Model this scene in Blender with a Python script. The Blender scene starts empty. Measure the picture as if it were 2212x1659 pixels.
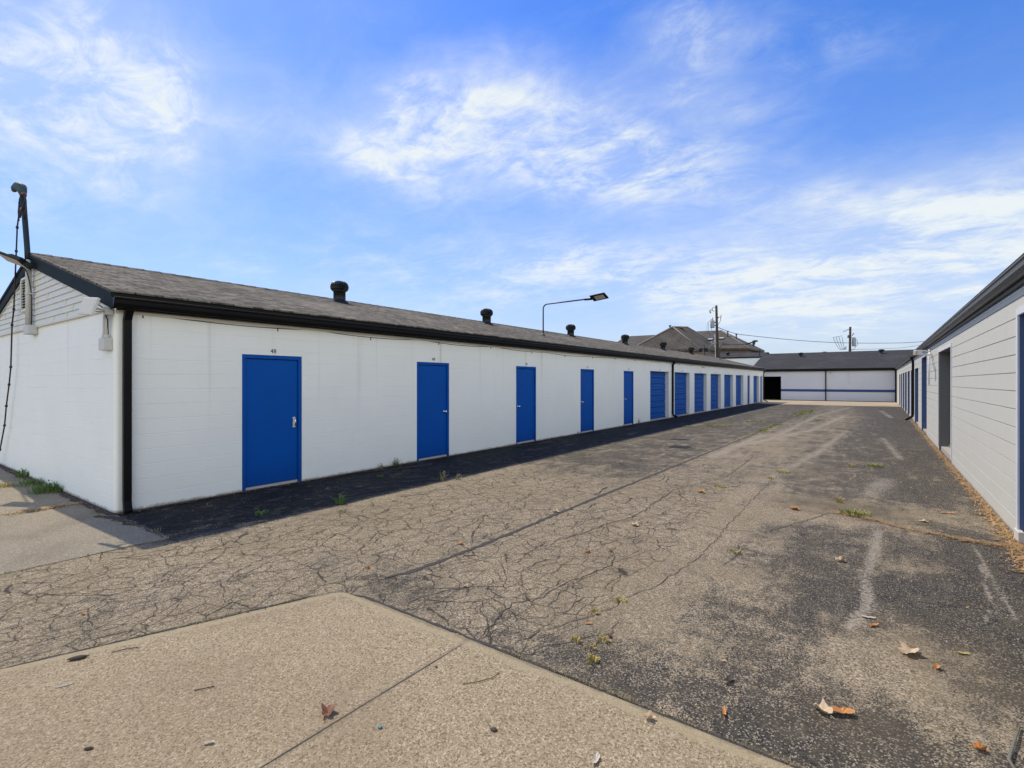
import bpy, bmesh, math, random
import numpy as np
from mathutils import Vector, Matrix
from mathutils.geometry import normal as _n
PI = math.pi
rnd = random.Random(11)
S = bpy.context.scene
COL = S.collection

# ------------------------------------------------------------------ camera
cam_d = bpy.data.cameras.new('camera'); cam = bpy.data.objects.new('camera', cam_d); COL.objects.link(cam)
cam_d.sensor_width = 36; cam_d.lens = 36 * 1096 / 2212
cam_d.shift_y = -4.5 / 2212
cam_d.clip_start = .05; cam_d.clip_end = 5000
cam.location = (0, 0, 1.7)
cam.rotation_euler = (PI / 2, 0, math.atan(792 / 1096))
S.camera = cam

# ------------------------------------------------------------------ node helper
class NT:
    def __init__(s, tree): s.t = tree; s.N = tree.nodes; s.L = tree.links
    def put(s, sock, v):
        if hasattr(v, 'is_output'): s.L.new(v, sock)
        elif v is not None:
            if isinstance(v, (tuple, list)) and sock.type == 'RGBA' and len(v) == 3: v = (*v, 1)
            sock.default_value = v
    def m(s, op, a, b=None, c=None, clamp=False):
        n = s.N.new('ShaderNodeMath'); n.operation = op; n.use_clamp = clamp
        s.put(n.inputs[0], a)
        if b is not None: s.put(n.inputs[1], b)
        if c is not None: s.put(n.inputs[2], c)
        return n.outputs[0]
    def v(s, op, a, b=None):
        n = s.N.new('ShaderNodeVectorMath'); n.operation = op
        s.put(n.inputs[0], a)
        if b is not None: s.put(n.inputs[1], b)
        return n.outputs['Value'] if op in ('DOT_PRODUCT', 'LENGTH') else n.outputs[0]
    def xyz(s, a):
        n = s.N.new('ShaderNodeSeparateXYZ'); s.put(n.inputs[0], a); return n.outputs
    def comb(s, x=0., y=0., z=0.):
        n = s.N.new('ShaderNodeCombineXYZ'); s.put(n.inputs[0], x); s.put(n.inputs[1], y); s.put(n.inputs[2], z); return n.outputs[0]
    def noise(s, vec, scale, detail=3., rough=.55, dist=0., out=0):
        n = s.N.new('ShaderNodeTexNoise'); s.put(n.inputs['Vector'], vec)
        n.inputs['Scale'].default_value = scale; n.inputs['Detail'].default_value = detail
        n.inputs['Roughness'].default_value = rough; n.inputs['Distortion'].default_value = dist
        return n.outputs[out]
    def vor(s, vec, scale, feature='F1', out='Distance', rnd_=1.):
        n = s.N.new('ShaderNodeTexVoronoi'); n.feature = feature; s.put(n.inputs['Vector'], vec)
        n.inputs['Scale'].default_value = scale; n.inputs['Randomness'].default_value = rnd_
        return n.outputs[out]
    def mix(s, f, a, b, mode='MIX'):
        n = s.N.new('ShaderNodeMix'); n.data_type = 'RGBA'; n.blend_type = mode
        s.put(n.inputs[0], f); s.put(n.inputs[6], a); s.put(n.inputs[7], b); return n.outputs[2]
    def step(s, x, a, b, lo=0., hi=1.):
        n = s.N.new('ShaderNodeMapRange'); n.interpolation_type = 'SMOOTHSTEP'
        s.put(n.inputs[0], x); n.inputs[1].default_value = a; n.inputs[2].default_value = b
        n.inputs[3].default_value = lo; n.inputs[4].default_value = hi; return n.outputs[0]
    def attr(s, name):
        n = s.N.new('ShaderNodeAttribute'); n.attribute_name = name; return n.outputs['Fac']
    def bump(s, h, strength=.3, dist=.01, nrm=None):
        n = s.N.new('ShaderNodeBump'); n.inputs['Strength'].default_value = strength; n.inputs['Distance'].default_value = dist
        s.put(n.inputs['Height'], h)
        if nrm is not None: s.put(n.inputs['Normal'], nrm)
        return n.outputs[0]
    def pos(s): return s.N.new('ShaderNodeNewGeometry').outputs['Position']
    def obj(s): return s.N.new('ShaderNodeTexCoord').outputs['Object']

# ------------------------------------------------------------------ world: sky with cirrus
W = bpy.data.worlds.new('World'); S.world = W; W.use_nodes = True
w = NT(W.node_tree); bg = w.N['Background']
SUNV = Vector((-.62, .087, 1.)).normalized()        # towards the sun
sky = w.N.new('ShaderNodeTexSky'); sky.sky_type = 'NISHITA'; sky.sun_disc = False
sky.sun_elevation = math.asin(SUNV.z); sky.sun_rotation = math.atan2(SUNV.x, SUNV.y)
sky.air_density = 1.0; sky.dust_density = .6; sky.ozone_density = 2.0
SKY = .12
CLOUDS = [(-1.358, 0.452, 10.322, -3.104, 0.812, 18.051, 0.9), (-1.242, 0.426, 14.366, -8.419, 7.906, 17.671, 1.4), (-1.322, 0.358, 11.764, -6.201, 14.062, 26.625, 0.9), (-1.397, 0.394, 19.213, 0, -5.606, 16.373, 0.6), (-1.363, 0.286, 9.014, 0, -5.633, 23.067, 0.55), (-1.185, 0.386, 17.257, -21.628, 23.058, 14.94, 0.6), (-0.713, 0.456, 6.6, 1.46, -4.2, 24.0, 1.55), (-0.549, 0.434, 4.654, -1.216, 4.2, 20.0, 1.45), (-0.807, 0.483, 13.355, -18.109, 16.063, 18.227, 0.7), (-0.829, 0.371, 7.325, -2.941, 7.785, 30.363, 0.6), (-0.407, 0.385, 6.34, -0.639, 2.951, 18.718, 0.5), (-0.915, 0.379, 19.786, 0, -2.644, 26.651, 0.4), (-0.281, 0.578, 13.394, -7.166, 13.847, 31.389, 1.0), (-0.305, 0.519, 13.316, 22.356, -15.679, 12.812, 0.6), (-0.64, 0.568, 21.921, 0, -0.11, 44.457, 0.35), (-0.068, 0.529, 13.959, 0, 10.674, 38.776, 0.4), (-0.081, 0.277, 8.484, 1.085, 0.368, 39.33, 0.6), (0.03, 0.182, 5.841, 1.248, -3.727, 16.5, 1.35), (-0.233, 0.187, 4.308, 0, 2.117, 23., 1.1), (0.126, 0.201, 12.293, 1.614, -1.064, 22.002, 1.1), (-0.649, 0.194, 4.216, 0, -0.063, 22.85, 0.75), (-1.102, 0.409, 12.528, 0, -6.843, 36.858, 0.3), (-0.172, 0.461, 15.178, 0, 7.54, 38.235, 0.3), (-1.02, 0.22, 6.388, 0, -2.714, 31.27, 0.25)]
dirv = w.N.new('ShaderNodeTexCoord').outputs['Generated']
dx, dy, dz = w.xyz(dirv)
wn = w.noise(dirv, 3.2, 4., .6, out=1)
warp = w.v('SUBTRACT', wn, (.5, .5, .5))
wx, wy, wz = w.xyz(warp)
az = w.m('ADD', w.m('ARCTAN2', dx, dy), w.m('MULTIPLY', wx, .30))
el = w.m('ADD', w.m('ARCSINE', dz), w.m('MULTIPLY', wy, .16))
dens = wide = None
for A, E, a, b, c_, d_, wt in CLOUDS:
    p = w.m('SUBTRACT', az, A); q = w.m('SUBTRACT', el, E)
    u = w.m('MULTIPLY_ADD', p, a, w.m('MULTIPLY', q, b)); v_ = w.m('MULTIPLY_ADD', p, c_, w.m('MULTIPLY', q, d_))
    r2 = w.m('MULTIPLY_ADD', u, u, w.m('MULTIPLY', v_, v_))
    g = w.m('MULTIPLY', w.m('POWER', 2.718, w.m('MULTIPLY', r2, -.62)), wt)
    dens = g if dens is None else w.m('ADD', dens, g)
    g = w.m('MULTIPLY', w.m('POWER', 2.718, w.m('MULTIPLY', r2, -.20)), wt); wide = g if wide is None else w.m('ADD', wide, g)
h_ = w.m('ADD', w.m('MAXIMUM', dz, 0.), .16)
pl = w.comb(w.m('DIVIDE', dx, h_), w.m('DIVIDE', dy, h_), 0.)
rot = w.N.new('ShaderNodeMapping'); w.put(rot.inputs['Vector'], pl)
rot.inputs['Rotation'].default_value = (0, 0, math.radians(-30)); rot.inputs['Scale'].default_value = (1., 1.5, 1.)
f1 = w.noise(rot.outputs[0], 1.6, 10., .62, .35)
f2 = w.noise(pl, 3.4, 8., .68, .3)
fz = w.m('MULTIPLY_ADD', w.m('SUBTRACT', f1, .5), 1.7, w.m('MULTIPLY', w.m('SUBTRACT', f2, .5), .9))
f3 = w.noise(rot.outputs[0], 4.6, 11., .70, .9)
fz = w.m('ADD', w.m('MULTIPLY', fz, .85), w.m('MULTIPLY', w.m('SUBTRACT', f3, .5), 1.1))
cov = w.m('ADD', w.m('MULTIPLY', w.m('MINIMUM', dens, 1.25), w.m('ADD', .60, w.m('MULTIPLY', fz, 2.1))), w.m('MULTIPLY', fz, .22))
soft = w.step(w.m('ADD', w.m('MULTIPLY', wide, .46), w.m('MULTIPLY', fz, .55)), .0, 1.1)
cl = w.m('ADD', w.m('MULTIPLY', w.step(cov, .0, 1.45), .70), w.m('MULTIPLY', soft, .32), clamp=True)
haze = w.m('POWER', 2.718, w.m('MULTIPLY', w.m('MAXIMUM', dz, 0.), -3.9))
# the blue of the photo's sky is deeper than the model's
sat = w.N.new('ShaderNodeHueSaturation'); sat.inputs['Saturation'].default_value = 1.5; sat.inputs['Value'].default_value = 1.24
w.put(sat.inputs['Color'], sky.outputs[0])
k = 1 / SKY
blue = w.mix(1., sat.outputs[0], (.74, .74, 1.06, 1.), 'MULTIPLY')
hz = w.mix(w.m('MULTIPLY', haze, .95), blue, (.43 * k, .515 * k, .61 * k))
fin = w.mix(cl, hz, (.635 * k, .685 * k, .715 * k))
# unseen bright sky added behind and right of the camera to fill shaded walls
bk = w.v('DOT_PRODUCT', dirv, (.75, -.66, 0.))
wall_fill = w.m('MULTIPLY', w.step(w.m('ADD', bk, w.m('MULTIPLY', w.m('SUBTRACT', f2, .5), .5)), -.1, .35), w.step(w.m('ADD', dz, w.m('MULTIPLY', fz, .12)), .15, .85, 1., .15))
fin = w.mix(wall_fill, fin, (1.28 * k, 1.295 * k, 1.17 * k))
w.put(bg.inputs['Color'], fin); bg.inputs['Strength'].default_value = SKY

# ------------------------------------------------------------------ sun
sd = bpy.data.lights.new('sun', 'SUN'); sun = bpy.data.objects.new('sun', sd); COL.objects.link(sun)
sd.energy = 2.9; sd.angle = math.radians(.5); sd.color = (1, .90, .74)
sun.rotation_euler = SUNV.to_track_quat('Z', 'Y').to_euler(); sun.location = (-30, 5, 40)
S.view_settings.view_transform = 'Standard'; S.view_settings.look = 'None'
S.view_settings.gamma = 1; S.view_settings.use_curve_mapping = False
S.view_settings.exposure = 0.4
S.render.engine = 'CYCLES'; S.cycles.max_bounces = 6

# ------------------------------------------------------------------ materials
def mat(name, fn):
    m = bpy.data.materials.new(name); m.use_nodes = True; t = NT(m.node_tree); b = t.N['Principled BSDF']
    fn(t, b); return m
def simple(name, col, rough=.6, metal=0., var=.12, sc=8., bump=0., bsc=60., spec=.5):
    def f(t, b):
        n = t.noise(t.pos(), sc, 4.)
        t.put(b.inputs['Base Color'], t.mix(n, tuple(v * (1 - var) for v in col), tuple(min(1, v * (1 + var)) for v in col)))
        b.inputs['Roughness'].default_value = rough; b.inputs['Metallic'].default_value = metal
        b.inputs['Specular IOR Level'].default_value = spec
        if bump: t.put(b.inputs['Normal'], t.bump(t.noise(t.pos(), bsc, 3.), bump, .004))
    return mat(name, f)
def scuffed(name, col, rough, var=.12, sc=2., bump=.05, bsc=150, spec=.12):
    def f(t, b):
        P = t.pos(); x, y, z = t.xyz(P)
        c = t.mix(t.noise(P, sc, 5., .6), tuple(v * .86 for v in col), tuple(v * 1.12 for v in col))
        sc_ = t.noise(t.v('MULTIPLY', P, (1., 6., 1.2)), 5., 6., .7)
        c = t.mix(t.m('MULTIPLY', t.step(sc_, .60, .74), .22), c, (.03, .13, .36))
        low = t.m('MULTIPLY', t.step(t.m('ADD', z, t.m('MULTIPLY', t.m('SUBTRACT', sc_, .5), .9)), -.05, .42, 1., 0.), .35)
        c = t.mix(low, c, (.008, .035, .14))
        t.put(b.inputs['Base Color'], c); t.put(b.inputs['Roughness'], t.m('ADD', rough - .08, t.m('MULTIPLY', t.noise(P, 7., 4.), .2)))
        b.inputs['Specular IOR Level'].default_value = spec
        t.put(b.inputs['Normal'], t.bump(t.m('ADD', t.m('MULTIPLY', t.noise(P, 2.2, 3.), 4.), t.noise(P, 150., 2.)), .12, .01))
    return mat(name, f)
def block_paint(name, col, joint=.35, stain=True):
    def f(t, b):
        P = t.pos(); x, y, z = t.xyz(P)
        u = t.m('ADD', x, y)
        br = t.N.new('ShaderNodeTexBrick'); t.put(br.inputs['Vector'], t.comb(u, z, 0.))
        br.inputs['Scale'].default_value = 1.; br.inputs['Brick Width'].default_value = .4064; br.inputs['Row Height'].default_value = .2
        br.inputs['Mortar Size'].default_value = .004; br.inputs['Mortar Smooth'].default_value = .6
        n = t.noise(P, 1.1, 5., .6); n2 = t.noise(P, 45., 3.)
        c = t.mix(n, tuple(v * .93 for v in col), tuple(v * 1.04 for v in col))
        # earth splashed on the foot of the wall, rain streaks below the gutter
        foot = t.m('MULTIPLY', t.step(t.m('ADD', z, t.m('MULTIPLY', t.noise(P, 9., 5., .7), -.09)), -.035, .015, 1., 0.), .75)
        c = t.mix(foot, c, (.16, .13, .09))
        if stain:
            st = t.noise(t.comb(t.m('MULTIPLY', u, 5.), 0., t.m('MULTIPLY', z, .12)), 1., 3.)
            c = t.mix(t.m('MULTIPLY', t.m('MULTIPLY', t.step(st, .57, .78), t.step(z, .6, 2.5)), .32), c, (.36, .34, .30))
            sc = t.noise(t.comb(t.m('MULTIPLY', u, 1.2), 0., t.m('MULTIPLY', z, 9.)), 3., 3.)
            c = t.mix(t.m('MULTIPLY', t.step(sc, .62, .78), .12), c, (.30, .31, .33))
        t.put(b.inputs['Base Color'], c)
        b.inputs['Roughness'].default_value = .62; b.inputs['Specular IOR Level'].default_value = .3
        wear = t.step(t.noise(P, .9, 3.), .35, .7)
        hgt = t.m('ADD', t.m('MULTIPLY', t.m('MULTIPLY', br.outputs['Fac'], wear), -joint), t.m('ADD', t.m('MULTIPLY', n2, .35), t.m('MULTIPLY', t.noise(P, 5., 4.), .8)))
        t.put(b.inputs['Normal'], t.bump(hgt, .5, .006))
    return mat(name, f)
M = {}
M['white_block'] = block_paint('white_painted_block', (.85, .875, .85), .6)
M['cream_block'] = block_paint('cream_painted_block', (.58, .57, .48), .3)
M['grey_block'] = block_paint('back_painted_block', (.56, .58, .62), .3)
M['white_trim'] = simple('white_trim', (.66, .67, .66), .5, var=.05)
M['cream_trim'] = simple('cream_trim', (.62, .58, .49), .6, var=.08, sc=5)
M['siding'] = simple('gable_siding', (.66, .66, .60), .55, var=.07, sc=3, bump=.1)
M['black_metal'] = simple('black_gutter_metal', (.006, .006, .007), .42, var=.25, sc=3, spec=.14)
M['slate_metal'] = simple('slate_rake_board', (.014, .021, .023), .7, var=.4, sc=4, spec=.10)
M['blue_door'] = scuffed('blue_door_paint', (.0, .078, .38), .5, var=.12, sc=1.3, bump=.06, bsc=180, spec=.12)
M['blue_roller'] = scuffed('blue_roller_paint', (.0, .090, .40), .45, var=.16, sc=2, spec=.14)
M['blue_dark'] = simple('dark_blue_hinge', (.004, .018, .09), .5)
M['blue_jamb'] = simple('slate_blue_jamb', (.07, .12, .24), .5, var=.1)
M['blue_stripe'] = simple('blue_stripe_paint', (.012, .05, .19), .6)
M['grey_door'] = simple('grey_door_paint', (.16, .155, .14), .6, var=.08)
M['chrome'] = simple('chrome', (.75, .75, .75), .22, 1., var=.03)
M['alu'] = simple('aluminium_sill', (.55, .53, .5), .45, .3, var=.15, sc=30)
M['sill'] = simple('concrete_sill', (.38, .35, .29), .85, var=.2, sc=12, bump=.3)
M['dark_inside'] = simple('dark_inside', (.006, .006, .007), .9)
M['turbine'] = simple('black_turbine_paint', (.006, .009, .011), .4, var=.2, sc=20, spec=.3)
M['lamp_metal'] = simple('bronze_lamp_metal', (.05, .05, .05), .45, .3, var=.15)
M['lens'] = simple('beige_lens', (.42, .35, .26), .35, var=.04)
M['flood'] = simple('cream_flood_metal', (.60, .57, .49), .5, var=.05)
M['conduit'] = simple('painted_conduit', (.52, .53, .52), .5, var=.06)
M['mast'] = simple('green_grey_mast', (.018, .032, .035), .5, 0., var=.2, sc=20, spec=.2)
M['cable'] = simple('black_cable', (.02, .014, .014), .6, var=.3, sc=30)
M['copper'] = simple('red_brown_tape', (.20, .09, .06), .6, var=.3, sc=40)
M['pole_wood'] = simple('weathered_pole_wood', (.055, .045, .036), .9, var=.3, sc=6, spec=.1)
M['xfmr'] = simple('grey_transformer_paint', (.28, .31, .33), .45, var=.06)
M['wire'] = simple('aluminium_wire', (.09, .10, .11), .6)
M['porcelain'] = simple('porcelain_insulator', (.10, .09, .08), .3)
M['brick'] = simple('brown_brick', (.17, .125, .09), .85, var=.25, sc=14)
M['hip_cap'] = simple('hip_cap', (.24, .22, .19), .8, var=.15)
M['green_box'] = simple('teal_grey_head', (.05, .075, .085), .5, var=.1, spec=.2)
M['rust'] = simple('rusty_grate', (.03, .027, .025), .8)
def _steel(t, b): pass

def shingles(name, c1, c2, c3, axis, row=.142, rowdark=.45, grain=1.):
    def f(t, b):
        P = t.pos(); x, y, z = t.xyz(P)
        along, down = (y, x) if axis == 'Y' else (x, y)
        dn = t.m('ADD', down, t.m('MULTIPLY', t.m('SUBTRACT', t.noise(P, .8, 2.), .5), .06))
        br = t.N.new('ShaderNodeTexBrick'); t.put(br.inputs['Vector'], t.comb(along, dn, 0.))
        br.inputs['Scale'].default_value = 1.; br.inputs['Brick Width'].default_value = .31; br.inputs['Row Height'].default_value = row
        br.inputs['Mortar Size'].default_value = .012; br.inputs['Mortar Smooth'].default_value = .35; br.inputs['Bias'].default_value = -.1
        t.put(br.inputs['Color1'], c1); t.put(br.inputs['Color2'], c2); t.put(br.inputs['Mortar'], c3)
        big = t.noise(P, .55, 5., .6); sp = t.noise(P, 38., 4., .7); pat = t.noise(t.comb(t.m('MULTIPLY', x, 3.), t.m('MULTIPLY', y, 1.4), 0.), 3.2, 4., .6)
        c = t.mix(t.m('MULTIPLY', t.step(sp, .35, .65), .5 * grain), br.outputs['Color'], tuple(v * .55 for v in c1), 'MIX')
        c = t.mix(t.m('MULTIPLY', t.step(pat, .45, .62), .8), c, tuple(v * .38 for v in c2))
        c = t.mix(t.m('MULTIPLY', t.step(t.m('FRACT', t.m('DIVIDE', dn, row)), .74, .95), .7), c, c3)
        c = t.mix(t.m('MULTIPLY', t.step(big, .45, .75), .35), c, tuple(v * 1.25 for v in c1))
        t.put(b.inputs['Base Color'], c); b.inputs['Roughness'].default_value = .93; b.inputs['Specular IOR Level'].default_value = .15
        fr = t.m('FRACT', t.m('DIVIDE', dn, row))
        hh = t.m('ADD', t.m('MULTIPLY', fr, -.6), t.m('ADD', t.m('MULTIPLY', br.outputs['Fac'], -.6), t.m('MULTIPLY', sp, .5)))
        t.put(b.inputs['Normal'], t.bump(hh, .8, .012))
    return mat(name, f)
M['roof_left'] = shingles('weathered_shingles', (.25, .222, .17), (.09, .08, .06), (.014, .012, .010), 'Y', .175)
M['roof_back'] = shingles('charcoal_shingles', (.075, .072, .070), (.055, .053, .052), (.03, .029, .028), 'X')
M['roof_house'] = shingles('taupe_shingles', (.135, .122, .10), (.105, .092, .076), (.06, .053, .045), 'X', .3)
M['roof_right'] = shingles('brown_shingles', (.12, .11, .095), (.08, .072, .06), (.02, .018, .016), 'Y')

def asphalt(t, b):
    P = t.pos(); x, y, z = t.xyz(P)
    seal_shade = t.attr('seal_shade'); crk = t.attr('crk'); sand = t.attr('sand'); brown = t.attr('brown'); scr = t.attr('scratch'); wall_shade = t.attr('wall_shade')
    nb = t.noise(P, 1.5, 9., .70, .5); nm = t.noise(P, 5.5, 8., .72, .4); ns = t.noise(P, 75., 3., .6)
    drag = t.noise(t.v('MULTIPLY', P, (2.6, .55, 0.)), 1.6, 7., .68, .6)          # wear drawn out along the driving direction
    ar, ag, ab = t.xyz(t.vor(P, 150., out='Color')); a2, a3, _ = t.xyz(t.vor(P, 75., out='Color'))
    st = t.m('ADD', seal_shade, t.m('ADD', t.m('MULTIPLY', t.m('SUBTRACT', nb, .5), 1.5), t.m('MULTIPLY', t.m('SUBTRACT', nm, .5), 1.5)))
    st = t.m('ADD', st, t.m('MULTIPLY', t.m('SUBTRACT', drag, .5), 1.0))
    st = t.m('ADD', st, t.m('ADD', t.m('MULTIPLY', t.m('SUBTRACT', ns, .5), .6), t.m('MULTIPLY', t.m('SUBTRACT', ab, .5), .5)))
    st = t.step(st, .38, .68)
    base = t.mix(t.step(ar, .1, .9), (.120, .094, .060), (.415, .338, .222))
    base = t.mix(t.m('MULTIPLY', t.step(a2, .80, .95), .55), base, (.56, .48, .34))
    base = t.mix(t.m('MULTIPLY', t.step(a3, .84, .98), .55), base, (.07, .062, .05))
    base = t.mix(t.m('MULTIPLY', t.step(t.noise(P, .8, 6., .65), .38, .66), .45), base, (.18, .145, .088))
    base = t.mix(t.m('MULTIPLY', t.step(nm, .52, .72), .5), base, (.385, .325, .205))
    dark = t.mix(t.step(ag, .2, .9), (.024, .023, .021), (.082, .075, .062))
    dark = t.mix(t.m('MULTIPLY', t.step(t.m('ADD', ab, t.m('MULTIPLY', nm, .30)), 1.02, 1.07), .9), dark, (.36, .315, .23))
    dark = t.mix(t.m('MULTIPLY', t.step(nm, .40, .70), .7), dark, (.10, .085, .058))
    dark = t.mix(wall_shade, dark, t.mix(t.step(nm, .45, .75), (.012, .013, .015), (.055, .056, .058)))  # strip by the left wall darkened further in place of the building's shade
    dark = t.mix(t.m('MULTIPLY', wall_shade, t.m('MULTIPLY', t.step(t.m('ADD', drag, t.m('MULTIPLY', ns, .2)), .66, .80), .7)), dark, (.10, .105, .11))
    c = t.mix(st, base, dark)
    bn = t.step(t.m('ADD', brown, t.m('MULTIPLY', t.m('SUBTRACT', nb, .5), 1.1)), .25, .95)
    c = t.mix(t.m('MULTIPLY', bn, .62), c, (.125, .10, .062))
    sn = t.step(t.m('ADD', sand, t.m('MULTIPLY', t.m('SUBTRACT', nm, .5), .9)), .35, .75)
    c = t.mix(sn, c, t.mix(ar, (.24, .18, .11), (.40, .31, .20)))
    sr = t.step(t.m('ADD', scr, t.m('ADD', t.m('MULTIPLY', t.m('SUBTRACT', t.noise(P, 34., 5., .8), .5), 2.6), t.m('MULTIPLY', t.m('SUBTRACT', nb, .5), .9))), .40, .72)
    c = t.mix(t.m('MULTIPLY', sr, .75), c, (.36, .32, .245))
    fl_ = t.noise(t.v('MULTIPLY', P, (1.7, .42, 0.)), 2.1, 9., .78, 1.1)
    flk = t.m('MULTIPLY', t.step(t.m('ADD', fl_, t.m('MULTIPLY', t.m('SUBTRACT', ns, .5), .10)), .56, .66), t.attr('scuff'))
    c = t.mix(t.m('MULTIPLY', flk, .6), c, (.35, .305, .225))
    # alligator cracks: uneven width, broken runs, dirt-darkened lips
    wv = t.v('SUBTRACT', t.noise(P, 2.6, 5., .65, out=1), (.5, .5, .5))
    n_ = t.N.new('ShaderNodeVectorMath'); n_.operation = 'SCALE'; t.put(n_.inputs[0], wv); n_.inputs['Scale'].default_value = .20
    Pz = t.v('MULTIPLY', t.v('ADD', P, n_.outputs[0]), (1, .8, 0))
    e0 = t.vor(Pz, 2.0, 'DISTANCE_TO_EDGE'); e1 = t.vor(Pz, 4.6, 'DISTANCE_TO_EDGE'); e2 = t.vor(Pz, 9.0, 'DISTANCE_TO_EDGE')
    gate = t.noise(P, 1.3, 5., .6); wn_ = t.noise(P, 6., 4., .7)
    g1 = t.step(t.m('ADD', crk, t.m('MULTIPLY', t.m('SUBTRACT', gate, .5), 1.7)), .30, .62)
    g2 = t.step(t.m('ADD', crk, t.m('MULTIPLY', t.m('SUBTRACT', gate, .5), -2.2)), .62, .95)
    wid = t.step(wn_, .32, .68)
    def line(e, w0, w1, hi):
        return t.m('MULTIPLY', t.m('SUBTRACT', 1., t.m('DIVIDE', e, t.m('ADD', w0, t.m('MULTIPLY', wid, w1))), clamp=True), hi)
    l0 = t.m('MULTIPLY', line(e0, .004, .010, 1.7), g1); l1 = t.m('MULTIPLY', line(e1, .006, .015, 1.6), g1); l2 = t.m('MULTIPLY', line(e2, .008, .020, .9), g2)
    ln = t.m('MINIMUM', t.m('MAXIMUM', t.m('MAXIMUM', l0, l1), l2), 1.)
    lip = t.m('MULTIPLY', line(e1, .05, .05, .35), g1)
    c = t.mix(lip, c, (.11, .092, .065)); c = t.mix(t.m('MULTIPLY', ln, .85), c, (.038, .033, .027))
    t.put(b.inputs['Base Color'], c)
    t.put(b.inputs['Roughness'], t.m('SUBTRACT', .93, t.m('MULTIPLY', st, .12)))
    b.inputs['Specular IOR Level'].default_value = .10
    h = t.m('ADD', t.m('MULTIPLY', ar, .55), t.m('ADD', t.m('MULTIPLY', ns, .8), t.m('MULTIPLY', ln, -3.)))
    t.put(b.inputs['Normal'], t.bump(h, .55, .006))
M['asphalt'] = mat('worn_asphalt', asphalt)

def concrete(lo, hi, speck, agg=True, stain=(.2, .17, .12), edge=False):
    def f(t, b):
        P = t.pos(); x, y, z = t.xyz(P)
        nb = t.noise(P, .9, 5., .6); nm = t.noise(P, 5., 5., .65)
        c = t.mix(nb, lo, hi)
        cr, cg, cb = t.xyz(t.vor(P, 105., out='Color')); dr, dg, db = t.xyz(t.vor(P, 190., out='Color'))
        if agg:
            c = t.mix(t.m('MULTIPLY', t.step(cr, .55, .95), .75), c, speck[0])
            c = t.mix(t.m('MULTIPLY', t.step(cg, .72, .98), .75), c, speck[1])
            c = t.mix(t.m('MULTIPLY', t.step(dr, .6, 1.), .5), c, speck[0])
            c = t.mix(t.m('MULTIPLY', t.step(dg, .75, 1.), .6), c, speck[1])
        c = t.mix(t.m('MULTIPLY', t.step(nm, .5, .8), .3), c, stain)
        c = t.mix(t.m('MULTIPLY', t.step(t.noise(P, .55, 6., .62, .4), .48, .66), .42), c, tuple(v * q for v, q in zip(lo, (.72, .66, .68))))
        if edge:   # trowelled smooth margin along the two form edges, dirt along it
            d1 = t.m('SUBTRACT', 2.52, y); d2 = t.m('SUBTRACT', t.m('MULTIPLY', t.m('ADD', x, 4.18), .943), t.m('MULTIPLY', t.m('SUBTRACT', y, .65), .332))
            d = t.m('ADD', t.m('MINIMUM', d1, d2), t.m('MULTIPLY', t.m('SUBTRACT', nm, .5), .10))
            c = t.mix(t.m('MULTIPLY', t.step(d, .05, .085, 1., 0.), .62), c, (.35, .29, .17))
            c = t.mix(t.m('MULTIPLY', t.step(d, -.01, .022, 1., 0.), .5), c, (.12, .10, .065))
            j = t.m('ABSOLUTE', t.m('ADD', x, 2.18)); j = t.m('ADD', j, t.m('MULTIPLY', t.m('SUBTRACT', nm, .5), .03))
            c = t.mix(t.m('MULTIPLY', t.step(j, .004, .03, 1., 0.), .4), c, (.16, .13, .085))
        t.put(b.inputs['Base Color'], c); b.inputs['Roughness'].default_value = .92; b.inputs['Specular IOR Level'].default_value = .25
        h = t.m('ADD', t.m('MULTIPLY', cr, .8), t.noise(P, 120., 3.))
        t.put(b.inputs['Normal'], t.bump(h, .5 if agg else .2, .005))
    return f
M['slab'] = mat('exposed_aggregate_concrete', concrete((.29, .228, .132), (.355, .283, .168), ((.12, .088, .05), (.53, .445, .305)), edge=True))
M['slab_edge'] = mat('smooth_concrete_edge', concrete((.33, .275, .165), (.38, .32, .195), None, False))
M['apron'] = mat('smooth_grey_concrete', concrete((.175, .147, .098), (.27, .228, .155), ((.20, .175, .13), (.43, .39, .30)), True, (.30, .22, .12)))
M['tan_conc'] = mat('tan_dusty_concrete', concrete((.36, .29, .18), (.46, .37, .24), None, False))
M['crack_dark'] = simple('crack_fill', (.05, .045, .038), .95, var=.5, sc=30)
M['soil'] = simple('dark_soil', (.035, .028, .022), .95, var=.6, sc=25, bump=.6)
M['earth'] = simple('dry_earth', (.20, .17, .12), .95, var=.2, sc=.2)
M['grass_green'] = simple('weed_green', (.09, .17, .035), .7, var=.4, sc=40)
M['grass_dry'] = simple('weed_dry', (.40, .32, .08), .8, var=.35, sc=40)
M['grass_pale'] = simple('weed_pale', (.27, .235, .12), .8, var=.3, sc=40)
M['leaf_brown'] = simple('leaf_brown', (.20, .085, .04), .7, var=.4, sc=60)
M['leaf_orange'] = simple('leaf_orange', (.50, .22, .06), .65, var=.35, sc=60)
M['leaf_tan'] = simple('leaf_tan', (.55, .42, .26), .7, var=.25, sc=60)
M['straw'] = simple('pine_straw', (.42, .26, .10), .85, var=.5, sc=30)
M['straw_dk'] = simple('brown_litter', (.17, .10, .055), .9, var=.5, sc=30)
M['bark'] = simple('dark_bark', (.07, .052, .04), .9, var=.3, sc=60)
M['paper'] = simple('pale_scrap', (.50, .44, .33), .6, var=.05)
M['cyan'] = simple('teal_plastic', (.05, .22, .27), .4)

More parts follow.
